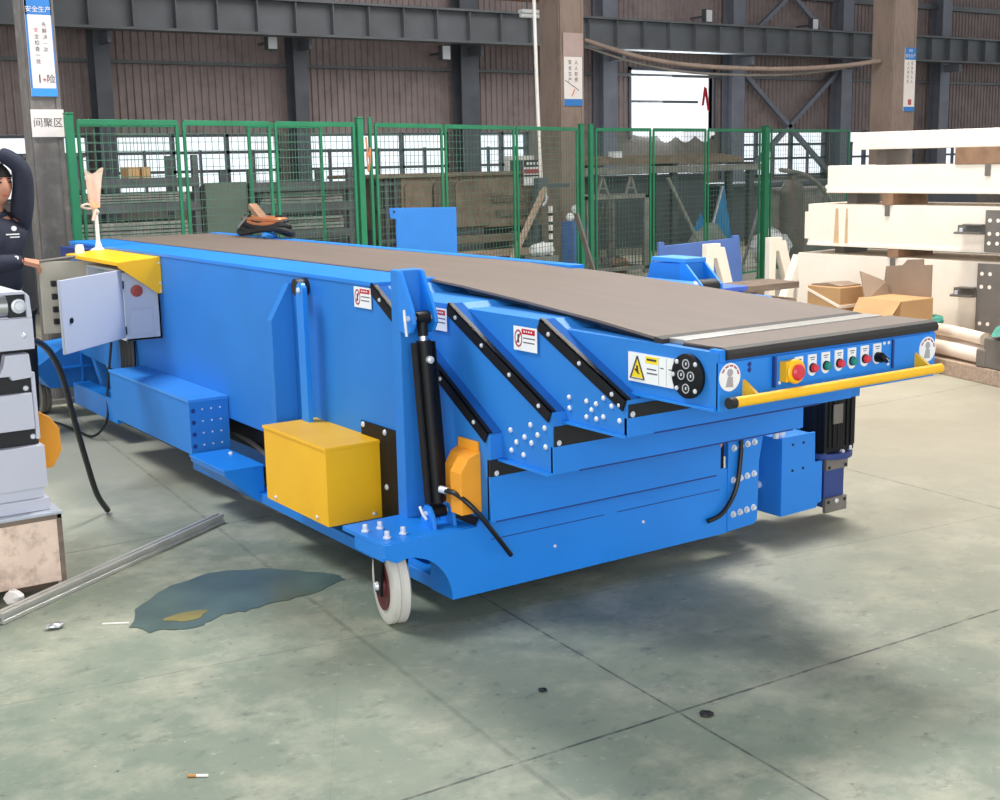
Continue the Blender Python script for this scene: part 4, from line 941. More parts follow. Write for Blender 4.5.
def stack(nm, x0, x1, y0, y1, z, h, m, l, cat, layers=4):
    b = MB().use(m)
    for i in range(layers):
        j = random.uniform(-.02, .02); b.box((x0+j, y0+j, z+h*i/layers+.002), (x1+j, y1+j, z+h*(i+.86)/layers))
    b.build(nm, None, bev=.003, label=l, cat=cat)
stack('sheet_bundle', 1.5, 2.6, 9.06, 9.7, 1.162, .10, RACKL, 'pale sheet metal bundle on the rack, upper one under the cartons', 'sheet metal')
stack('sheet_bundle', 1.5, 2.6, 9.06, 9.7, .822, .16, RACKL, 'pale sheet metal bundle on the middle shelf behind the signal lamp', 'sheet metal')
stack('sheet_bundle', 3.4, 4.35, 9.06, 9.7, .822, .14, RACKL, 'pale sheet metal bundle on the middle shelf behind the gate leaf', 'sheet metal')
stack('sheet_bundle', 3.4, 4.35, 9.06, 9.7, 1.102, .12, RACKL, 'pale sheet metal bundle on the upper shelf behind the gate leaf', 'sheet metal')
for x, w, l in ((2.03, .12, 'left small orange carton on the rack behind the signal lamp'), (2.17, .09, 'right small orange carton on the rack behind the signal lamp')):
    MB().use(CARD).box((x, 9.08, 1.402), (x+w, 9.3, 1.402+.11)).box((x+w*.4, 9.079, 1.44), (x+w*.6, 9.08, 1.512)).build('carton', None, bev=.003, label=l, cat='carton', group='small cartons on the rack')
b = MB().use(SHEETG)
for i in range(5): b.box((2.76+i*.004, 8.95+i*.05, 0), (3.2-i*.01, 8.98+i*.05, 1.34-i*.01))
b.build('panel_stack', None, bev=.003, label='stack of upright grey green panels between the two dark racks', cat='panels')
b = MB().use(DSTEEL).box((1.4, 10.4, 0), (2.0, 11, 1.62)).box((1.38, 10.38, 1.62), (2.02, 11.02, 1.66)).box((1.45, 10.385, .2), (1.95, 10.4, 1.5)); b.build('dark_cabinet', None, bev=.005, label='dark grey cabinet behind the left storage rack', cat='cabinet')
# big stained steel tank
tk = thing('steel_tank', (5.9, 9.5, 0), 'large stained brown steel tank with rounded panels behind the fence', 'tank')
b = MB().use(CONC).box((5.05, 9.0, .74), (7.0, 10.1, 1.33)).box((4.72, 8.96, 1.33), (7.05, 10.15, 1.37)); b.build('tank_body', None, tk, .01)
for x0, x1, m in ((5.08, 5.42, CONC), (5.45, 5.72, CONCD), (5.74, 6.18, CONC)):
    r = .09; z0, z1 = .76, 1.3
    pl = [(x0+r-r*math.cos(t), z1-r+r*math.sin(t)) for t in [k*math.pi/16 for k in range(9)]]+[(x1-r+r*math.sin(t), z1-r+r*math.cos(t)) for t in [k*math.pi/16 for k in range(9)]]+[(x1, z0), (x0, z0)]
    MB().use(m).prism(pl, 'y', 8.965, 9.0).build('rounded_panel', None, tk, .006)
b = MB().use(CONCD).box((6.25, 8.97, 1.02), (6.95, 9.0, 1.1)).box((6.3, 8.97, .86), (6.95, 9.0, .94)); b.build('side_ledge', None, tk, .005)
b = MB().use(RACKM)
for x in (4.74, 4.84, 4.96): b.box((x, 9.0, 0), (x+.05, 9.06, 1.33))
for z in (.3, .62, .95, 1.25): b.box((4.74, 9.01, z), (5.05, 9.05, z+.05))
b.build('end_frame', None, tk, .004)
MB().use(RACKM).box((5.1, 9.1, 0), (5.25, 10.0, .74)).build('tank_leg', None, tk, .004); MB().use(RACKM).box((6.8, 9.1, 0), (6.95, 10.0, .74)).build('tank_leg', None, tk, .004)
for i, (z, l) in enumerate(((.10, 'lowest rusty brown timber of the stack below the tank'), (.27, 'second rusty brown timber of the stack below the tank'), (.44, 'third rusty brown timber of the stack below the tank'), (.61, 'topmost rusty brown timber of the stack below the tank'))):
    MB().use(WOODD if i % 2 else WOOD).box((5.2+i*.05, 8.45, z-.1 if i == 0 else z), (6.45-i*.03, 8.6, z+.08)).box((5.3, 8.47, z+.08), (5.36, 8.58, z+.17 if i < 3 else z+.1)).box((6.2, 8.47, z+.08), (6.26, 8.58, z+.17 if i < 3 else z+.1)).build('timber_beam', None, bev=.005, label=l, cat='timber', group='stacked timbers')
b = MB().use(WHITE).box((6.62, 8.86, 1.21), (6.98, 8.88, 1.50)); b.use(INK).box((6.62, 8.855, 1.42), (6.98, 8.86, 1.50)).box((6.62, 8.855, 1.31), (6.98, 8.86, 1.33)); b.use(WHITE)
for k in range(6): b.box((6.65+k*.05, 8.85, 1.445), (6.68+k*.05, 8.855, 1.475))
b.use(INKR).box((6.62, 8.854, 1.345), (6.98, 8.86, 1.395)); b.use(DGREY).box((6.77, 8.88, 0), (6.83, 8.91, 1.3)).build('placard', None, label='white placard with black and red bands beside the stained tank', cat='sign')
wa, wb = round(on(507, 160, 'y', 11).x, 2), round(on(534, 160, 'y', 11).x, 2)
b = MB().use(WHITEP).box((wa, 11.0, 1.50), (wb, 11.06, 1.56)).box((wa, 11.0, .0), (wa+.05, 11.06, 1.5)).box((wb-.05, 11, 0), (wb, 11.06, 1.5)); b.use(DSTEEL).box((wa+.05, 11.03, .9), (wb-.05, 11.05, 1.50)).build('whiteboard_frame', None, label='white framed dark board standing left of the middle column', cat='board')
MB().use(WHITEP).tube([on(533, -40, 'y', 7.25), on(534, 0, 'y', 7.25), on(537, 90, 'y', 7.25), on(541, 178, 'y', 7.25)], .018, 8).build('hanging_hose', None, smooth=True, label='pale hose hanging straight down beside the middle column', cat='hose')
q = on(541, 178, 'y', 7.25)
b = MB().use(DSTEEL).box((q.x-.06, q.y-.05, q.z-.12), (q.x+.05, q.y+.05, q.z)).box((q.x+.05, q.y-.03, q.z-.1), (q.x+.35, q.y+.03, q.z-.06)); b.use(STEEL).tube([(q.x, q.y-.03, q.z-.12), (q.x+.03, q.y-.05, q.z-.2), (q.x-.02, q.y-.05, q.z-.28)], .02, 8); b.build('hoist_valve', None, bev=.004, label='dark valve block at the lower end of the hanging hose', cat='valve')
p1_, p2_ = on(545, 188, 'y', 7.2), on(523, 236, 'y', 7.05); p3_ = p2_+(p2_-p1_)*((p2_.z-.02)/(p1_.z-p2_.z))
MB().use(WOOD).bar(p3_, p1_, .045).build('leaning_pole', None, label='pale wooden pole leaning left of the middle column', cat='pole')
MB().use(GPLATE).bar((5.95, 6.55, 0), (5.72, 6.72, .97), .06, .02).build('leaning_bar', None, label='grey flat bar leaning against the fence by the middle column', cat='bar')
b = MB().use(WHITEP).cyl((5.80, 7.25, 0), (5.80, 7.25, 1.03), .022, n=14); b.use(BLK)
for k in range(8): b.cyl((5.80, 7.25, .3+k*.09), (5.80, 7.25, .33+k*.09), .0225, n=14)
b.build('scale_rod', None, smooth=True, label='upright white and black banded rod beside the middle column', cat='rod')
b = MB().use(PBLUE).box((6.03, 7.18, 0), (6.2, 7.38, .86)).box((6.04, 7.172, .05), (6.19, 7.18, .8)); BC = b.build('blue_cabinet', None, bev=.004, label='narrow faded blue cabinet in front of the middle column', cat='cabinet')
for x, y, z, l in ((6.06, 7.26, .905, 'left white ball on the narrow blue cabinet'), (6.16, 7.26, .905, 'right white ball on the narrow blue cabinet'), (6.13, 7.26, .985, 'topmost white ball on the narrow blue cabinet')):
    MB().use(WHITE).ball((x, y, z), .045, 16).build('white_ball', None, smooth=True, label=l, cat='ball', group='white balls')
lump((5.62, 7.16, .60), .09, WHITE, (1.7, 1, .8), .3).build('white_bag', None, smooth=True, label='crumpled white bag on the grey drum left of the middle column', cat='bag')
MB().use(RACKL).lathe([(.17, 0), (.18, .02), (.17, .04), (.17, .24), (.18, .26), (.17, .28), (.17, .5), (.18, .53), (.15, .53)], (5.62, 7.16, 0), Z, 22).build('drum', None, smooth=True, label='grey drum left of the middle column under a white bag', cat='drum')
# scrap cage
sc_ = thing('scrap_cage', (8.58, 9.9, 0), 'grey steel cage full of scrap right of the middle column', 'cage')
b = MB().use(RACKL)
for x in (8.05, 9.02):
    for y in (9.5, 10.2): b.box((x, y, 0), (x+.07, y+.06, 1.03))
for z in (.05, .98): b.box((8.05, 9.5, z), (9.09, 9.55, z+.05)).box((8.05, 10.2, z), (9.09, 10.25, z+.05)).box((8.05, 9.5, z), (8.1, 10.25, z+.05)).box((9.04, 9.5, z), (9.09, 10.25, z+.05))
b.build('cage_frame', None, sc_, .004)
b = MB().use(RACKM)
for k in range(16): b.bar((8.12+k*.058, 9.52, .1), (8.12+k*.058, 9.52, .98), .008)
for k in range(9): b.bar((8.1, 9.52, .15+k*.1), (9.04, 9.52, .15+k*.1), .008)
b.build('cage_mesh', None, sc_)
for k in range(6):
    lump((8.2+.145*k, 9.75+.2*(k % 2), .10), .12, (RACKL, RUST, GPLATE)[k % 3], (1.3, 1, .7), .5).build('scrap_piece', None, label='rough scrap metal lump inside the grey steel cage', cat='scrap', group='scrap lumps in the cage')
b = MB().use(GPLATE)
for k in range(5): a = random.uniform(-.25, .25); b.bar((8.2+k*.16, 10.05, .12), (8.25+k*.16+a, 10.1, .9), .025)
b.build('rod_bundle', None, label='leaning steel rods inside the grey steel cage', cat='rods', kind='stuff')
for x, l in ((8.33, 'left small pale A-shaped stand on the grey cage'), (8.80, 'right small pale A-shaped stand on the grey cage')):
    b = MB().use(RACKL).bar((x-.09, 9.53, 1.032), (x, 9.53, 1.27), .025).bar((x+.09, 9.53, 1.032), (x, 9.53, 1.27), .025).bar((x-.05, 9.53, 1.12), (x+.05, 9.53, 1.12), .02); b.build('small_trestle', None, label=l, cat='stand', group='small stands on the cage')
# long rack of profiles under the bright opening
lr = thing('profile_rack', (11.9, 12.3, 0), 'long grey rack of steel profiles under the bright wall opening', 'rack')
b = MB().use(RACKL).box((10.0, 12.0, 1.26), (13.8, 12.7, 1.36)); b.build('rack_beam', None, lr, .004)
b = MB().use(CONC)
for k in range(6): b.box((10.05+k*.03, 12.02+k*.1, 1.40), (13.3-.1*k, 12.09+k*.1, 1.5+.02*(k % 3)))
b.build('steel_profiles', None, lr, .004, kind='stuff')
for x in (10.2, 11.8, 13.5):
    MB().use(RACKM).box((x, 12.05, 0), (x+.1, 12.15, 1.26)).build('rack_leg', None, lr, .004); MB().use(RACKM).box((x, 12.55, 0), (x+.1, 12.65, 1.26)).build('rack_leg', None, lr, .004)
    MB().use(RACKM).box((x, 12.05, 1.36), (x+.1, 12.6, 1.40)).build('cross_bar', None, lr, .003)
MB().use(DSTEEL).box((10.2, 13.2, 0), (13.6, 13.9, 1.18)).box((10.15, 13.15, 1.18), (13.65, 13.95, 1.22)).build('dark_bench', None, bev=.005, label='dark steel bench behind the long profile rack', cat='bench')
MB().use(WHITE).box((10.6, 12.05, 1.505), (10.75, 12.2, 1.6)).build('small_box', None, bev=.003, label='small white box on the long profile rack', cat='box')
# tarpaulin heap, poles
def heap(nm, c, sx, sy, h, m, l, cat, n=22, sharp=1.0, seed=1):
    rnd = random.Random(seed); b = MB().use(m); vs = []; R_ = 9
    for i in range(R_+1):
        for k in range(n):
            a = 2*math.pi*k/n; r = 1-i/R_; z = h*(1-r**(1.7*sharp)) if sharp >= 1 else h*(1-r)**1.0
            j = 1+rnd.uniform(-.12, .12)
            vs.append((c[0]+sx*r*math.cos(a)*j, c[1]+sy*r*math.sin(a)*j, c[2]+max(0, z+(rnd.uniform(-.05, .05)*h if 0 < i < R_ else 0))))
    b.add(vs, [(i*n+k, i*n+(k+1) % n, (i+1)*n+(k+1) % n, (i+1)*n+k) for i in range(R_) for k in range(n)]+[tuple(range(n))[::-1]])
    return b.build(nm, None, smooth=True, label=l, cat=cat)
heap('tarpaulin_heap', (9.45, 8.75, 0), .5, .4, .66, TARP, 'grey green tarpaulin heap behind the fence under the bright opening', 'tarpaulin', seed=3)
heap('blue_tarpaulin', (10.25, 9.75, 0), .3, .25, .74, TARPB, 'bright blue tarpaulin bundle behind the grey green heap', 'tarpaulin', sharp=.5, seed=5)
t0, t1, t2 = on(723, 186, 'y', 9.3), on(711, 232, 'y', 9.3), on(731, 232, 'y', 9.3)
b = MB().use(TARPB).prism([(t1.x-.15, 0), (t2.x+.12, 0), (t2.x, t2.z), (t0.x+.03, t0.z), (t0.x-.02, t0.z), (t1.x, t1.z)], 'y', 9.3, 9.33); b.use(STEEL).bar((t1.x-.2, 9.28, 0), (t0.x-.02, 9.29, t0.z), .03); b.build('blue_fin', None, bev=.004, label='tall pointed blue sheet with a bright edge behind the fence', cat='sheet')
q1_, q2_ = on(668, 178, 'y', 8.12), on(690, 224, 'y', 8.12); q3_ = q2_+(q2_-q1_)*((q2_.z-.02)/(q1_.z-q2_.z))
MB().use(RACKL).bar(q3_, q1_, .03).build('leaning_tube', None, label='grey tube leaning left over the tarpaulin heap', cat='tube')
MB().use(RACKL).bar((10.3, 9.0, 0), (11.0, 9.2, 1.25), .03).build('leaning_tube', None, label='grey tube leaning right behind the blue tarpaulin', cat='tube')
lump((10.75, 8.9, .25), .28, WHITE, (1, .9, .9), .35, 14).build('white_sack', None, smooth=True, label='pale sack left of the thick green fence post', cat='sack')
b = MB().use(GPLATE).cyl((11.25, 9.0, 0), (11.25, 9.0, 1.0), .18, n=22).lathe([(.18, 1.0), (.12, 1.12), (.05, 1.16), (.05, 1.22), (0, 1.22)], (11.25, 9.0, 0), Z, 22); b.build('gas_cylinder', None, smooth=True, label='grey gas cylinder right of the thick green fence post', cat='gas cylinder')
b = MB().use(RACKL).box((12.0, 9.6, 0), (13.1, 10.3, .98)).box((11.95, 9.55, .98), (13.15, 10.35, 1.02)).box((12.05, 9.59, .1), (12.5, 9.6, .9)).box((12.55, 9.59, .1), (13.0, 9.6, .9)); b.build('grey_cabinet', None, bev=.005, label='grey metal cabinet behind the left end of the beam stack', cat='cabinet')
MB().use(RACKL).tube([(10.9, 8.9, 1.3), (11.6, 9.05, 1.2), (12.2, 9.2, .9), (12.5, 9.3, .55), (12.6, 9.35, .02)], .03, 8).build('bent_pipe', None, smooth=True, label='bent grey pipe right of the thick green fence post', cat='pipe')
MB().use(DSTEEL).box((14, 13, 0), (21, 14, .95)).box((13.9, 12.9, .95), (21.1, 14.1, 1.02)).build('long_machine', None, bev=.01, label='long dark machine bed in front of the right hand windows', cat='machine')
MB().use(RACKM).box((4.6, 13, 0), (9, 14.2, 1.1)).box((4.5, 12.95, 1.1), (9.1, 14.25, 1.16)).build('workbench', None, bev=.01, label='long dark workbench behind the stained tank', cat='bench')
MB().use(RACKM).box((-1.5, 11, 0), (1.0, 12, 1.15)).box((-1.55, 10.95, 1.15), (1.05, 12.05, 1.2)).build('dark_bench', None, bev=.01, label='dark steel bench behind the worker', cat='bench')

# ================================================================== OVERHEAD
cp_ = [on(x, y, 'y', v) for x, y, v in ((584, 40, 7.62), (640, 57, 7.4), (700, 66, 7.1), (780, 69, 6.7), (840, 66, 6.45), (880, 61, 6.25))]
MB().use(BSTEEL).tube(cp_, .025, 10).build('hanging_cable', None, smooth=True, label='thick cable sagging between the middle and right columns', cat='cable')
MB().use(GPLATE).tube([p+Vector((0, .05, (-.05, -.06, -.07, -.06, -.03, .02)[i])) for i, p in enumerate(cp_)], .014, 8).build('hanging_cable', None, smooth=True, label='thinner cable sagging just under the thick one', cat='cable')
b = MB().use(WHITE).cyl((7.1, 9.56, 3.21), (7.52, 9.56, 3.21), .025, n=12).box((7.1, 9.52, 3.24), (7.52, 9.60, 3.28)); b.use(DSTEEL).bar((7.2, 9.56, 3.28), (7.2, 9.56, 7.4), .01).bar((7.42, 9.56, 3.28), (7.42, 9.56, 7.4), .01); b.build('tube_lamp', None, label='white fluorescent tube lamp hanging left of the middle column', cat='lamp')
cg = MB().use(ORAN).box((3.5, 9.8, 3.46), (8.2, 10.2, 3.5)); cg.use(GSTEEL).box((3.5, 9.98, 3.5), (8.2, 10.02, 4.1)).box((3.5, 9.8, 4.1), (8.2, 10.2, 4.14)).box((3.5, 9.9, 3.5), (3.6, 10.1, 7.595)).box((8.1, 9.9, 3.5), (8.2, 10.1, 7.595)); cg.build('crane_girder', None, label='orange edged crane girder overhead at the top edge', cat='girder')
for x, z, l in ((7.45, 3.58, 'small white floodlight on the second wall column from the left'), (10.95, 3.5, 'small white floodlight on the third wall column from the left'), (17.6, 4.45, 'white floodlight in place of a bright slit, right of the wall opening'), (20.9, 4.4, 'white floodlight in place of a bright slit, above the crossed braces')):
    y = 17.5 if x < 12 else 17.5  # the last two boxes are stand-ins for bright slits in the wall
    b = MB().use(DSTEEL).box((x-.1, y-.12, z-.14), (x+.1, y, z+.14)); b.use(WHITE).box((x-.08, y-.13, z-.12), (x+.08, y-.12, z+.12)); b.use(DSTEEL).box((x-.02, y, z-.02), (x+.02, y+.45, z+.02)); b.build('lightbox', None, label=l, cat='lamp', group='wall floodlights and bright slit stand-ins')

# ================================================================== BEYOND THE BELT
b = MB().use(SBLUE).prism([(1.56, .0), (1.955, .0), (1.955, 1.237), (1.51, 1.247), (1.515, 1.19), (1.55, 1.185)], 'y', 3.0, 3.012).box((1.6, 2.9, 0), (1.64, 3.2, .02)).box((1.88, 2.9, 0), (1.92, 3.2, .02)); b.use(INK).cyl((1.535, 3.0, 1.225), (1.535, 2.998, 1.225), .008, n=10); b.build('blue_sheet', None, label='bright blue steel sheet standing upright behind the belt', cat='steel sheet')
b = MB().use(PBLUE).prism([(5.33, 0), (6.36, 0), (6.27, .75), (6.26, .79), (6.19, .79), (6.19, .765), (5.36, .74), (5.36, .775), (5.3, .775)], 'y', 5.0, 5.03).box((5.5, 4.9, 0), (5.56, 5.2, .03)).box((6.1, 4.9, 0), (6.16, 5.2, .03)); b.build('blue_sheet', None, bev=.004, label='faded violet blue steel sheet behind the cream frame', cat='steel sheet')
def aframe(x, y, l):
    b = MB().use(CREAM); t = .06
    b.prism([(x, 0), (x+.075, 0), (x+.085, .64), (x+.12, .64), (x+.36, 0), (x+.445, 0), (x+.21, .73), (x+.16, .73), (x+.16, .765), (x, .765)], 'y', y, y+t)
    b.build('support_frame', None, bev=.004, label=l, cat='frame', group='cream support frames')
aframe(5.485, 4.6, 'cream A-shaped support frame in front of the violet blue sheet')
aframe(6.45, 4.8, 'cream A-shaped support frame left of the cream beam stack')
b = MB().use(CREAM).bar((6.1, 4.4, 0), (6.42, 4.42, .62), .08).box((6.4, 4.38, .25), (6.95, 4.46, .34)); b.build('support_frame', None, bev=.004, label='low tilted cream bracket at the left end of the beam stack', cat='frame', group='cream support frames')
for i, l in enumerate(('lowest brown plank of the pile behind the belt end', 'second brown plank of the pile behind the belt end', 'third brown plank of the pile behind the belt end', 'fourth brown plank of the pile behind the belt end', 'topmost brown plank of the pile behind the belt end')):
    j = (0, .04, -.05, .06, -.03)[i]; z = i*.125
    MB().use((WOODD, WOOD)[i % 2]).box((3.6+j, 2.95+j*.5, z+.06 if i else .0), (4.82+j*.3, 3.25+j*.4, z+.105)).box((3.75, 3.0, z+.105), (3.83, 3.2, z+.185 if i < 4 else z+.106)).box((4.45, 3.0, z+.105), (4.53, 3.2, z+.185 if i < 4 else z+.106)).build('plank', None, bev=.004, label=l, cat='plank', group='planks behind the belt end')
t = thing('blue_tote', (2.75, 1.75, 0), 'violet blue plastic tote stack behind the lift tower', 'tote')
b = MB().use(mat('tote_blue', '#4a70d8', .45)).box((2.52, 1.5, 0), (2.80, 1.9, .80)).box((2.5, 1.47, .68), (2.86, 1.93, .71)).box((2.5, 1.47, .79), (2.82, 1.93, .815))
for k in range(4): b.box((2.52+k*.09, 1.485, .72), (2.535+k*.09, 1.5, .79))
b.build('tote_body', None, t, .004)
# cartons
def carton(x0, x1, y0, y1, h, nm, l, strap=True):
    t = thing(nm, ((x0+x1)/2, (y0+y1)/2, 0), l, 'carton', 'cardboard cartons behind the belt end')
    MB().use(CARD).box((x0, y0, 0), (x1, y1, h)).build('carton_body', None, t, .006)
    return t
c1_ = carton(4.88, 5.14, 2.62, 2.92, .575, 'carton', 'strapped cardboard carton in front of the beam stack, left one')
MB().use(CREAM).loft([Vector((4.876, 2.616, .43)), Vector((4.876, 2.926, .54)), Vector((4.884, 2.926, .54)), Vector((4.884, 2.616, .43))], [Vector((4.876, 2.616, .45)), Vector((4.876, 2.926, .56)), Vector((4.884, 2.926, .56)), Vector((4.884, 2.616, .45))]).box((4.876, 2.612, .43), (5.145, 2.62, .45)).build('packing_strap', None, c1_)
MB().use(CARDD).prism([(2.64, .575), (2.9, .575), (2.9, .585), (2.75, .60), (2.64, .585)], 'x', 4.9, 5.12).build('top_flap', None, c1_)
c2_ = carton(4.82, 5.16, 2.05, 2.40, .53, 'carton', 'open cardboard carton with raised brown flaps, nearer the aisle', False)
b = MB().use(CARDD); b.prism([(2.06, .52), (2.46, .52), (2.44, .72), (2.30, .735), (2.26, .775), (2.13, .785), (2.13, .745), (2.06, .75)], 'x', 5.14, 5.15); b.build('raised_flap', None, c2_)
b = MB().use(CARDD).loft([Vector((4.84, 2.36, .5)), Vector((5.12, 2.38, .5)), Vector((5.12, 2.385, .5)), Vector((4.84, 2.365, .5))], [Vector((4.9, 2.46, .70)), Vector((5.1, 2.4, .62)), Vector((5.1, 2.41, .62)), Vector((4.9, 2.47, .70))]); b.build('side_flap', None, c2_)
b = MB().use(CARD).loft([Vector((4.82, 2.05, .53)), Vector((4.82, 2.40, .53)), Vector((4.825, 2.40, .53)), Vector((4.825, 2.05, .53))], [Vector((4.74, 2.06, .43)), Vector((4.74, 2.39, .43)), Vector((4.745, 2.39, .43)), Vector((4.745, 2.06, .43))]); b.build('front_flap', None, c2_)
b = MB().use(CARD).box((5.18, 2.40, 0), (5.2, 2.62, .5)); b.build('cardboard_sheet', None, bev=.003, label='flat cardboard sheet standing between the two cartons', cat='cardboard')
# cream beams, slightly turned from the conveyor's line
PV, AR = Vector((5.5, 3.5, 0)), math.radians(5)
def rotv(mb):
    R_ = Matrix.Rotation(AR, 3, 'Z')
    for v in mb.v: v.xyz = PV+R_@(v-PV)
    return mb
beams = [(.16, .742, 3.58, 5.50, 6.15, 'lowest cream steel beam, bottom of the stack on the right'), (.806, 1.122, 3.49, 5.50, 6.1, 'cream steel beam with a rust streak, second from the bottom'), (1.207, 1.41, 3.32, 5.50, 6.0, 'cream steel beam third from the bottom of the stack'), (1.525, 1.65, 3.10, 5.50, 5.9, 'topmost cream steel beam of the stack')]
for i, (z0, z1, ye, x0, x1, l) in enumerate(beams):
    t = .03; b = MB().use(CREAM)
    b.box((x0, -.9, z0), (x0+.012, ye, z1)).box((x1-.012, -.9, z0), (x1, ye, z1)).box((x0+.012, -.9, z1-t*.5), (x1-.012, ye, z1)).box((x0+.012, -.9, z0), (x1-.012, ye, z0+t*.5))
    b.box((x0-.012, -.9, z0), (x0, ye, z0+.02)) if i in (1, 2) else None
    for k in range(3): b.box((x0+.012, -.6+k*1.6, z0+.015), (x1-.012, -.58+k*1.6, z1-.015))
    b.box((x0+.012, ye-.03, z0+.015), (x1-.012, ye-.015, z1-.015))
    if i == 1:
        b.use(CREAMS)
        for yy, w in ((3.20, .05), (3.12, .03)): b.prism([(yy, z0+.02), (yy+w, z0+.02), (yy+w*.75, z1-.03), (yy+w*.25, z1-.03)], 'x', x0-.0015, x0)
        b.use(CREAM).box((x0-.01, ye-.02, z0+.05), (x0, ye+.025, z1-.06))
    if i == 2: b.use(CREAM).cyl((x0+.02, ye, (z0+z1)/2-.06), (x0+.02, ye+.02, (z0+z1)/2-.06), .02, n=10)
    rotv(b).build('steel_beam', None, bev=.004, label=l, cat='beam', group='stacked cream steel beams')
gaps = [(.742, .806), (1.122, 1.207), (1.41, 1.525)]
pos = [(2.72, 3.3, 1.3), (2.78, 3.2, 1.75), (2.0, 2.95, 1.2)]
lab = ['between the lowest and second beams', 'between the second and third beams', 'under the topmost beam']
for g_, ps, l in zip(gaps, pos, lab):
    for k, y in enumerate(ps):
        wd = .09 if not (l.startswith('under') and k == 0) else .5
        b = MB().use(RUST if k != 1 else GPLATE).box((5.49 if k != 1 else 5.65, y-wd/2, g_[0]), (5.95, y+wd/2, g_[1]))
        if k == 0: b.use(GPLATE).box((5.488, y-.02, g_[0]-.08), (5.496, y+.02, g_[0]))  # thin grey tab painting the shadow mark on the beam face
        rotv(b).build('spacer_block', None, bev=.003, label='rusty spacer block %s, %s' % (l, ('middle one', 'one at the far end', 'one at the aisle end')[k]), cat='spacer', group='spacer blocks in the beam stack')
for k, y in enumerate((3.2, 1.2, -.5)):
    rotv(MB().use(WOOD).box((5.45, y-.06, 0), (6.2, y+.06, .16))).build('bearer', None, bev=.004, label='thick timber bearer under the lowest cream beam, %s' % ('far end', 'middle', 'aisle end')[k], cat='timber', group='bearers under the beams')
def bracket(y0, y1, z0, z1, l, cz, cl):
    t = thing('bracket_plate', (5.6, y0, z0), l, 'bracket')
    b = MB().use(GPLATE).box((5.46, y0, z0), (5.475, y1, z1)); b.use(CREAM)
    for k in range(2):
        for zz in (z1-.07, z1-.16, z0+.06): b.lathe([(.014, 0), (.014, .001), (0, .001)], (5.459, y1-.035-k*.06, zz), -X, 12)
    rotv(b).build('plate', None, t, .002)
    b = MB().use(GPLATE).box((5.40, y1, cz-.03), (5.46, y1+cl, cz-.015)).box((5.40, y1, cz+.03), (5.46, y1+cl*.7, cz+.04)).box((5.45, y1, cz-.03), (5.465, y1+cl, cz+.03)); b.use(ZINC).cyl((5.43, y1+cl*.8, cz-.015), (5.43, y1+cl*.8, cz+.01), .014, n=8)
    rotv(b).build('channel', None, t, .002)
    b = MB().use(GPLATE).box((5.475, y0, z0+.05), (5.5, y0+.06, z0+.2)); rotv(b).build('stub', None, t)
bracket(1.45, 1.98, .815, 1.10, 'grey drilled bracket plate on the second beam at the right edge', .965, .2)
bracket(1.40, 2.02, .26, .735, 'grey drilled bracket plate on the lowest beam at the right edge', .53, .17)
# skid timber with foam rolls, steel block and teal wrap in front of the stack
sd_ = MB().use(WOOD); a, c = Vector((5.50, 2.75, .0)), Vector((4.75, .1, 0)); sd_.bar(a+Z*.052, c+Z*.052, .12, .104); sd_.build('skid_timber', None, bev=.006, label='long grey brown skid timber on the floor at the right edge', cat='timber')
def along(t, o, z): d = (c-a).normalized(); n = Vector((-d.y, d.x, 0)); p = a+d*t+n*o; return Vector((p.x, p.y, z))
for k, (t0, t1, o, z, r, l) in enumerate(((.25, 1.15, .02, .155, .05, 'cream foam roll on the skid, nearest the floor'), (.32, 1.16, .115, .19, .042, 'cream foam roll behind the nearest one on the skid'), (.3, 1.05, .065, .268, .042, 'topmost cream foam roll on the skid'))):
    MB().use(FOAM).tube([along(t0, o, z), along((t0+t1)/2, o, z+.012), along(t1, o, z)], r, 14, 4).build('foam_roll', None, smooth=True, label=l, cat='foam roll', group='foam rolls on the skid')
MB().use(FOAM).tube([along(-.02, .02, .11), along(-.14, .0, .14), along(-.17, .08, .22), along(-.05, .14, .27)], .035, 12).build('foam_loop', None, smooth=True, label='curled cream foam strip at the far end of the skid', cat='foam')
b = MB().use(GPLATE); p0, p1 = along(1.18, .0, .104), along(1.62, .0, .104)
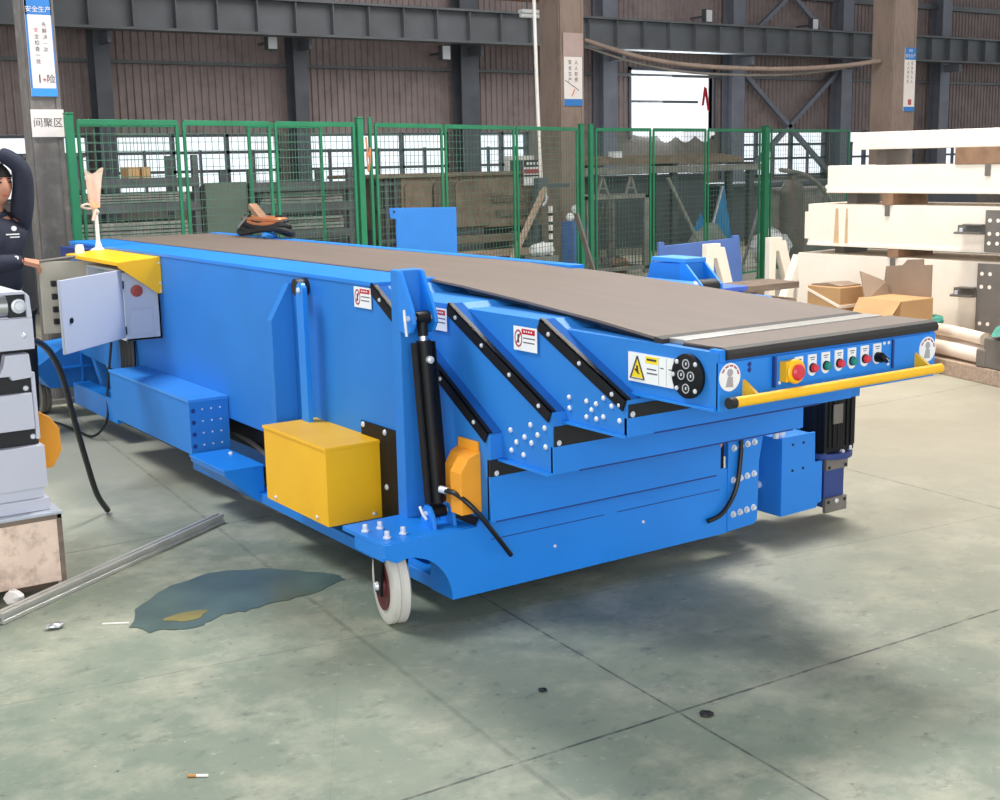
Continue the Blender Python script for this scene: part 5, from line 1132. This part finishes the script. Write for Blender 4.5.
d_ = (c-a).normalized(); n_ = Vector((-d_.y, d_.x, 0))
b.loft([p0-n_*.05, p1-n_*.05, p1+n_*.14, p0+n_*.14], [q+Z*.2 for q in (p0-n_*.05, p1-n_*.05, p1+n_*.14, p0+n_*.14)]); b.loft([p0-n_*.06-d_*.06, p0-n_*.06+d_*.03, p0+n_*.14+d_*.03, p0+n_*.14-d_*.06], [q+Z*.12 for q in (p0-n_*.06-d_*.06, p0-n_*.06+d_*.03, p0+n_*.14+d_*.03, p0+n_*.14-d_*.06)])
b.build('steel_block', None, bev=.012, label='heavy grey steel block on the skid timber at the right edge', cat='steel block')
lump(along(1.3, .07, .345), .07, TEAL, (2.4, 1.2, .6), .6, 12).build('teal_wrap', None, label='teal and white wrapping scraps on the grey steel block', cat='wrapping')
lump(along(.5, .07, .335), .06, TEAL, (1.6, 1, .5), .4, 12).build('teal_bundle', None, label='flat teal bundle behind the foam rolls', cat='wrapping')
# tangle of cable lying on the far rail of the housing
ct = MB().use(BLK); cx, cy, cz = 1.03, 3.66, 1.105
for k in range(4):
    rr = .235-.025*k; ct.tube([(cx+.07*math.sin(t)*(1-.1*k), cy+rr*1.5*math.cos(t), cz+.016+.02*k+.02*math.sin(2*t+k)) for t in [i*math.pi/7 for i in range(15)]], .016, 8, 3)
ct.use(COPPER)
for k in range(2): ct.tube([(cx+.05*math.sin(t), cy+.26*math.cos(t), cz+.06+.025*k) for t in [i*math.pi/7 for i in range(15)]], .016, 8, 3)
ct.use(RUST).bar((cx-.02, cy+.12, cz+.16), (cx-.03, cy-.1, cz+.06), .05, .03).use(STEEL).bar((cx-.05, cy+.26, cz+.03), (cx-.05, cy+.12, cz+.1), .02)
ct.build('cable_coil', None, smooth=True, label='tangled black and copper cable coil lying on the far edge of the housing', cat='cable coil')
b = lump((.985, 3.50, 1.10), .05, SBLUE, (.7, 1.4, .5), .3, 12); b.build('blue_rag', None, smooth=True, label='small bright blue rag beside the cable coil on the belt edge', cat='rag')
